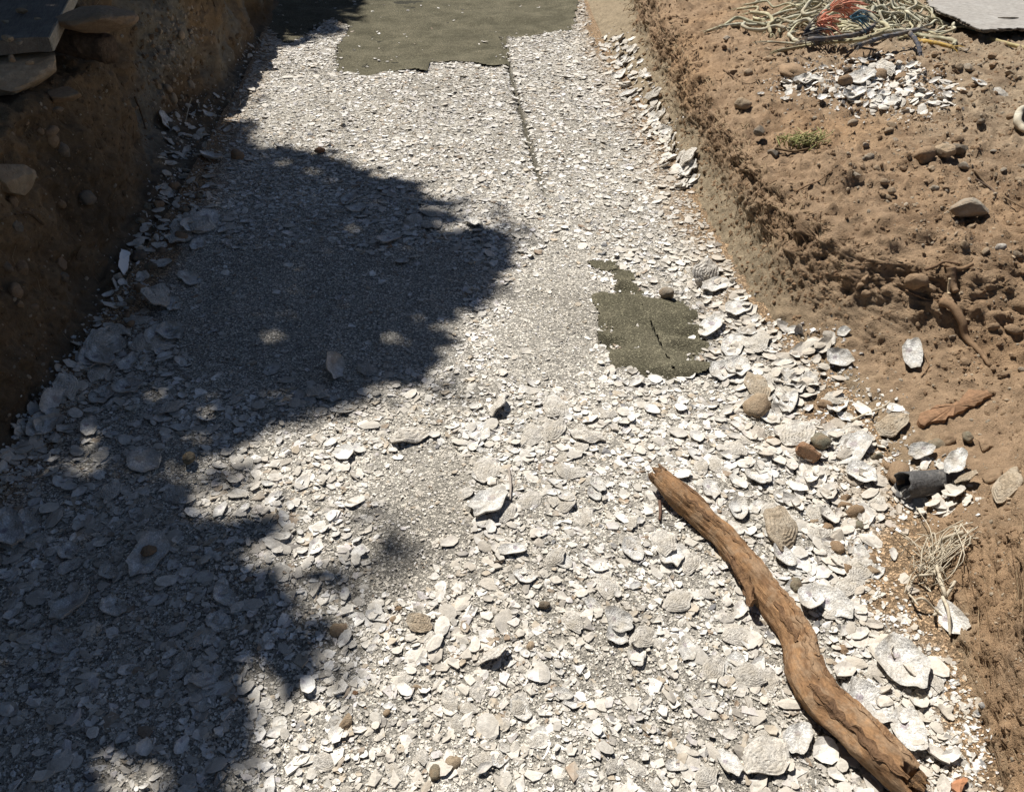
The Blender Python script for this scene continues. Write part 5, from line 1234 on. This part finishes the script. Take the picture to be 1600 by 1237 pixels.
# ------------------------------------------------------------------ things on the left bank
def big_stone(px, py, z, dims, tone, label, rot=0.0, seed=0, tiltx=0.0):
    d = px_dir(px, py); t = (z-CAM_H)/d.z; c = cam.location+d*t
    v, f, cc = stone(1200+seed, 4, 1.0); me = mesh_np('stone', v, f, M_STONE, cc*np.array(TONES[tone]), False)
    o = link('boulder', me, label=label, cat='stone'); o.matrix_world = Matrix.Translation(c) @ Matrix.Rotation(rot, 4, 'Z') @ Matrix.Rotation(tiltx, 4, 'X') @ Matrix.Diagonal((*dims, 1)); return o
big_stone(22, 112, .80, (.42, .40, .26), 'tan', 'flat topped tan boulder on the left bank edge', .2, 1)
big_stone(8, 280, .62, (.20, .22, .30), 'tan', 'tan boulder jutting from the left wall at the picture edge', .6, 2)
big_stone(100, 150, .70, (.18, .16, .13), 'brown', 'brown stone wedged right of the flat topped boulder', .9, 3)
big_stone(150, 28, .92, (.30, .40, .20), 'brown', 'long brown stone right of the dark plank on the left bank', 1.3, 4)
def plank():
    z = .90
    def at(px, py, zz=z): d = px_dir(px, py); t = (zz-CAM_H)/d.z; return Vector(cam.location+d*t)
    a, b = at(78, 70), at(128, -30); u = (b-a).normalized(); w_ = Vector((-u.y, u.x, 0)); L, W, T = 1.5, .34, .055
    me = bpy.data.meshes.new('plank_wood'); bm = bmesh.new(); bmesh.ops.create_cube(bm, size=1.0)
    for v in bm.verts: v.co = Vector((v.co.x*L+L/2, v.co.y*W+W/2, v.co.z*T))
    bmesh.ops.subdivide_edges(bm, edges=bm.edges[:], cuts=6, use_grid_fill=True); bmesh.ops.bevel(bm, geom=[e for e in bm.edges if e.calc_face_angle(0) > 1], offset=.004, segments=1)
    for v in bm.verts: v.co += Vector((.006*math.sin(v.co.y*31), .003*math.sin(v.co.x*23), .004*math.sin(v.co.x*9+v.co.y*14)))
    bm.to_mesh(me); bm.free(); me.materials.append(m_wood('old_plank', (.17, .145, .115), (.12, .10, .08), (.21, .185, .15), (5, 70, 70)))
    o = empty('plank', a, 'old dark timber plank with a long edge coloured as sunlit on the left bank', 'plank'); o.rotation_euler = (0, 0, math.atan2(u.y, u.x)); link('plank_wood', me, o)
    me2 = bpy.data.meshes.new('lit_edge'); bm = bmesh.new(); bmesh.ops.create_cube(bm, size=1.0)  # paler strip paints in the light caught along the plank edge
    for v in bm.verts: v.co = Vector((v.co.x*L*.995+L/2, v.co.y*.006-.0045, v.co.z*T*.94))
    bm.to_mesh(me2); bm.free(); me2.materials.append(m_wood('painted_lit_edge', (.42, .36, .27), (.34, .29, .21), (.46, .41, .32), (5, 70, 70))); link('lit_edge', me2, o)['label'] = 'long edge of the plank, sunlight painted into its pale colour'
plank()
def stub():
    d = px_dir(140, 72); t = (.80-CAM_H)/d.z; c = cam.location+d*t; p = [c+Vector((-.16, .04, .02)), c, c+Vector((.10, -.03, -.015))]
    C = spline([tuple(q) for q in p], 26); V, F = tube(C, np.linspace(.055, .06, 26), 18, fn=lambda s, th: 1+.25*fbm(s*5+0*th, np.cos(th)*1.5+0*s, np.sin(th)*1.5+0*s, 4, 8)*(1+s))
    o = link('log_stub', mesh_np('log_stub', V-np.array(c), F, M_BARK, np.tile((.13, .09, .06), (len(V), 1)), True), label='short dark rotten log stub poking from the left wall', cat='log'); o.location = c
stub()
px_root([(205, 150), (215, 175), (222, 200)], .006, .004, (.12, .08, .05), 'dark root hanging on the left wall between its two buttresses', up=.02)
px_root([(60, 350), (40, 335), (18, 338)], .006, .003, (.10, .065, .04), 'dark root curling from the left wall below the jutting boulder', up=.015)
px_root([(292, 152), (294, 168), (290, 190)], .004, .002, PALE, 'thin pale stalk standing on the far left talus', up=(.09, .04, .0), cat='stalk', name='stalk')

# loose stones lying on the plank and on the flat topped boulder
for i, (px, py, z_, sz_, tn_, lab) in enumerate([(12, 60, .945, .055, 'tan', 'tan pebble on the plank at the left picture edge'), (34, 18, .94, .06, 'brown', 'brown pebble lying on the middle of the dark plank'), (30, 66, .945, .04, 'grey', 'grey pebble at the near end of the dark plank'),
    (58, 30, .94, .03, 'tan', 'small pebble near the pale edge of the plank'), (18, 92, .945, .05, 'brown', 'brown pebble resting on the flat topped boulder'), (46, 98, .935, .035, 'tan', 'small tan pebble near the corner of the flat topped boulder'), (8, 34, .94, .035, 'grey', 'small grey pebble on the plank near the upper left corner'), (92, 172, .70, .06, 'brown', 'brown stone tucked under the flat topped boulder')]):
    d = px_dir(px, py); c = cam.location+d*((z_-CAM_H)/d.z); key = (6+i % 6, tn_)
    if key not in SM: v, f, cc = ST_HI[key[0]]; SM[key] = mesh_np('stone', v, f, M_STONE, cc*np.array(TONES[tn_]), False)
    o = link('stone', SM[key], label=lab, cat='stone', group='loose stones on the left bank'); o.matrix_world = Matrix.Translation(c) @ Matrix.Rotation(i*1.3, 4, 'Z') @ Matrix.Diagonal((sz_, sz_*.9, sz_*.8, 1))
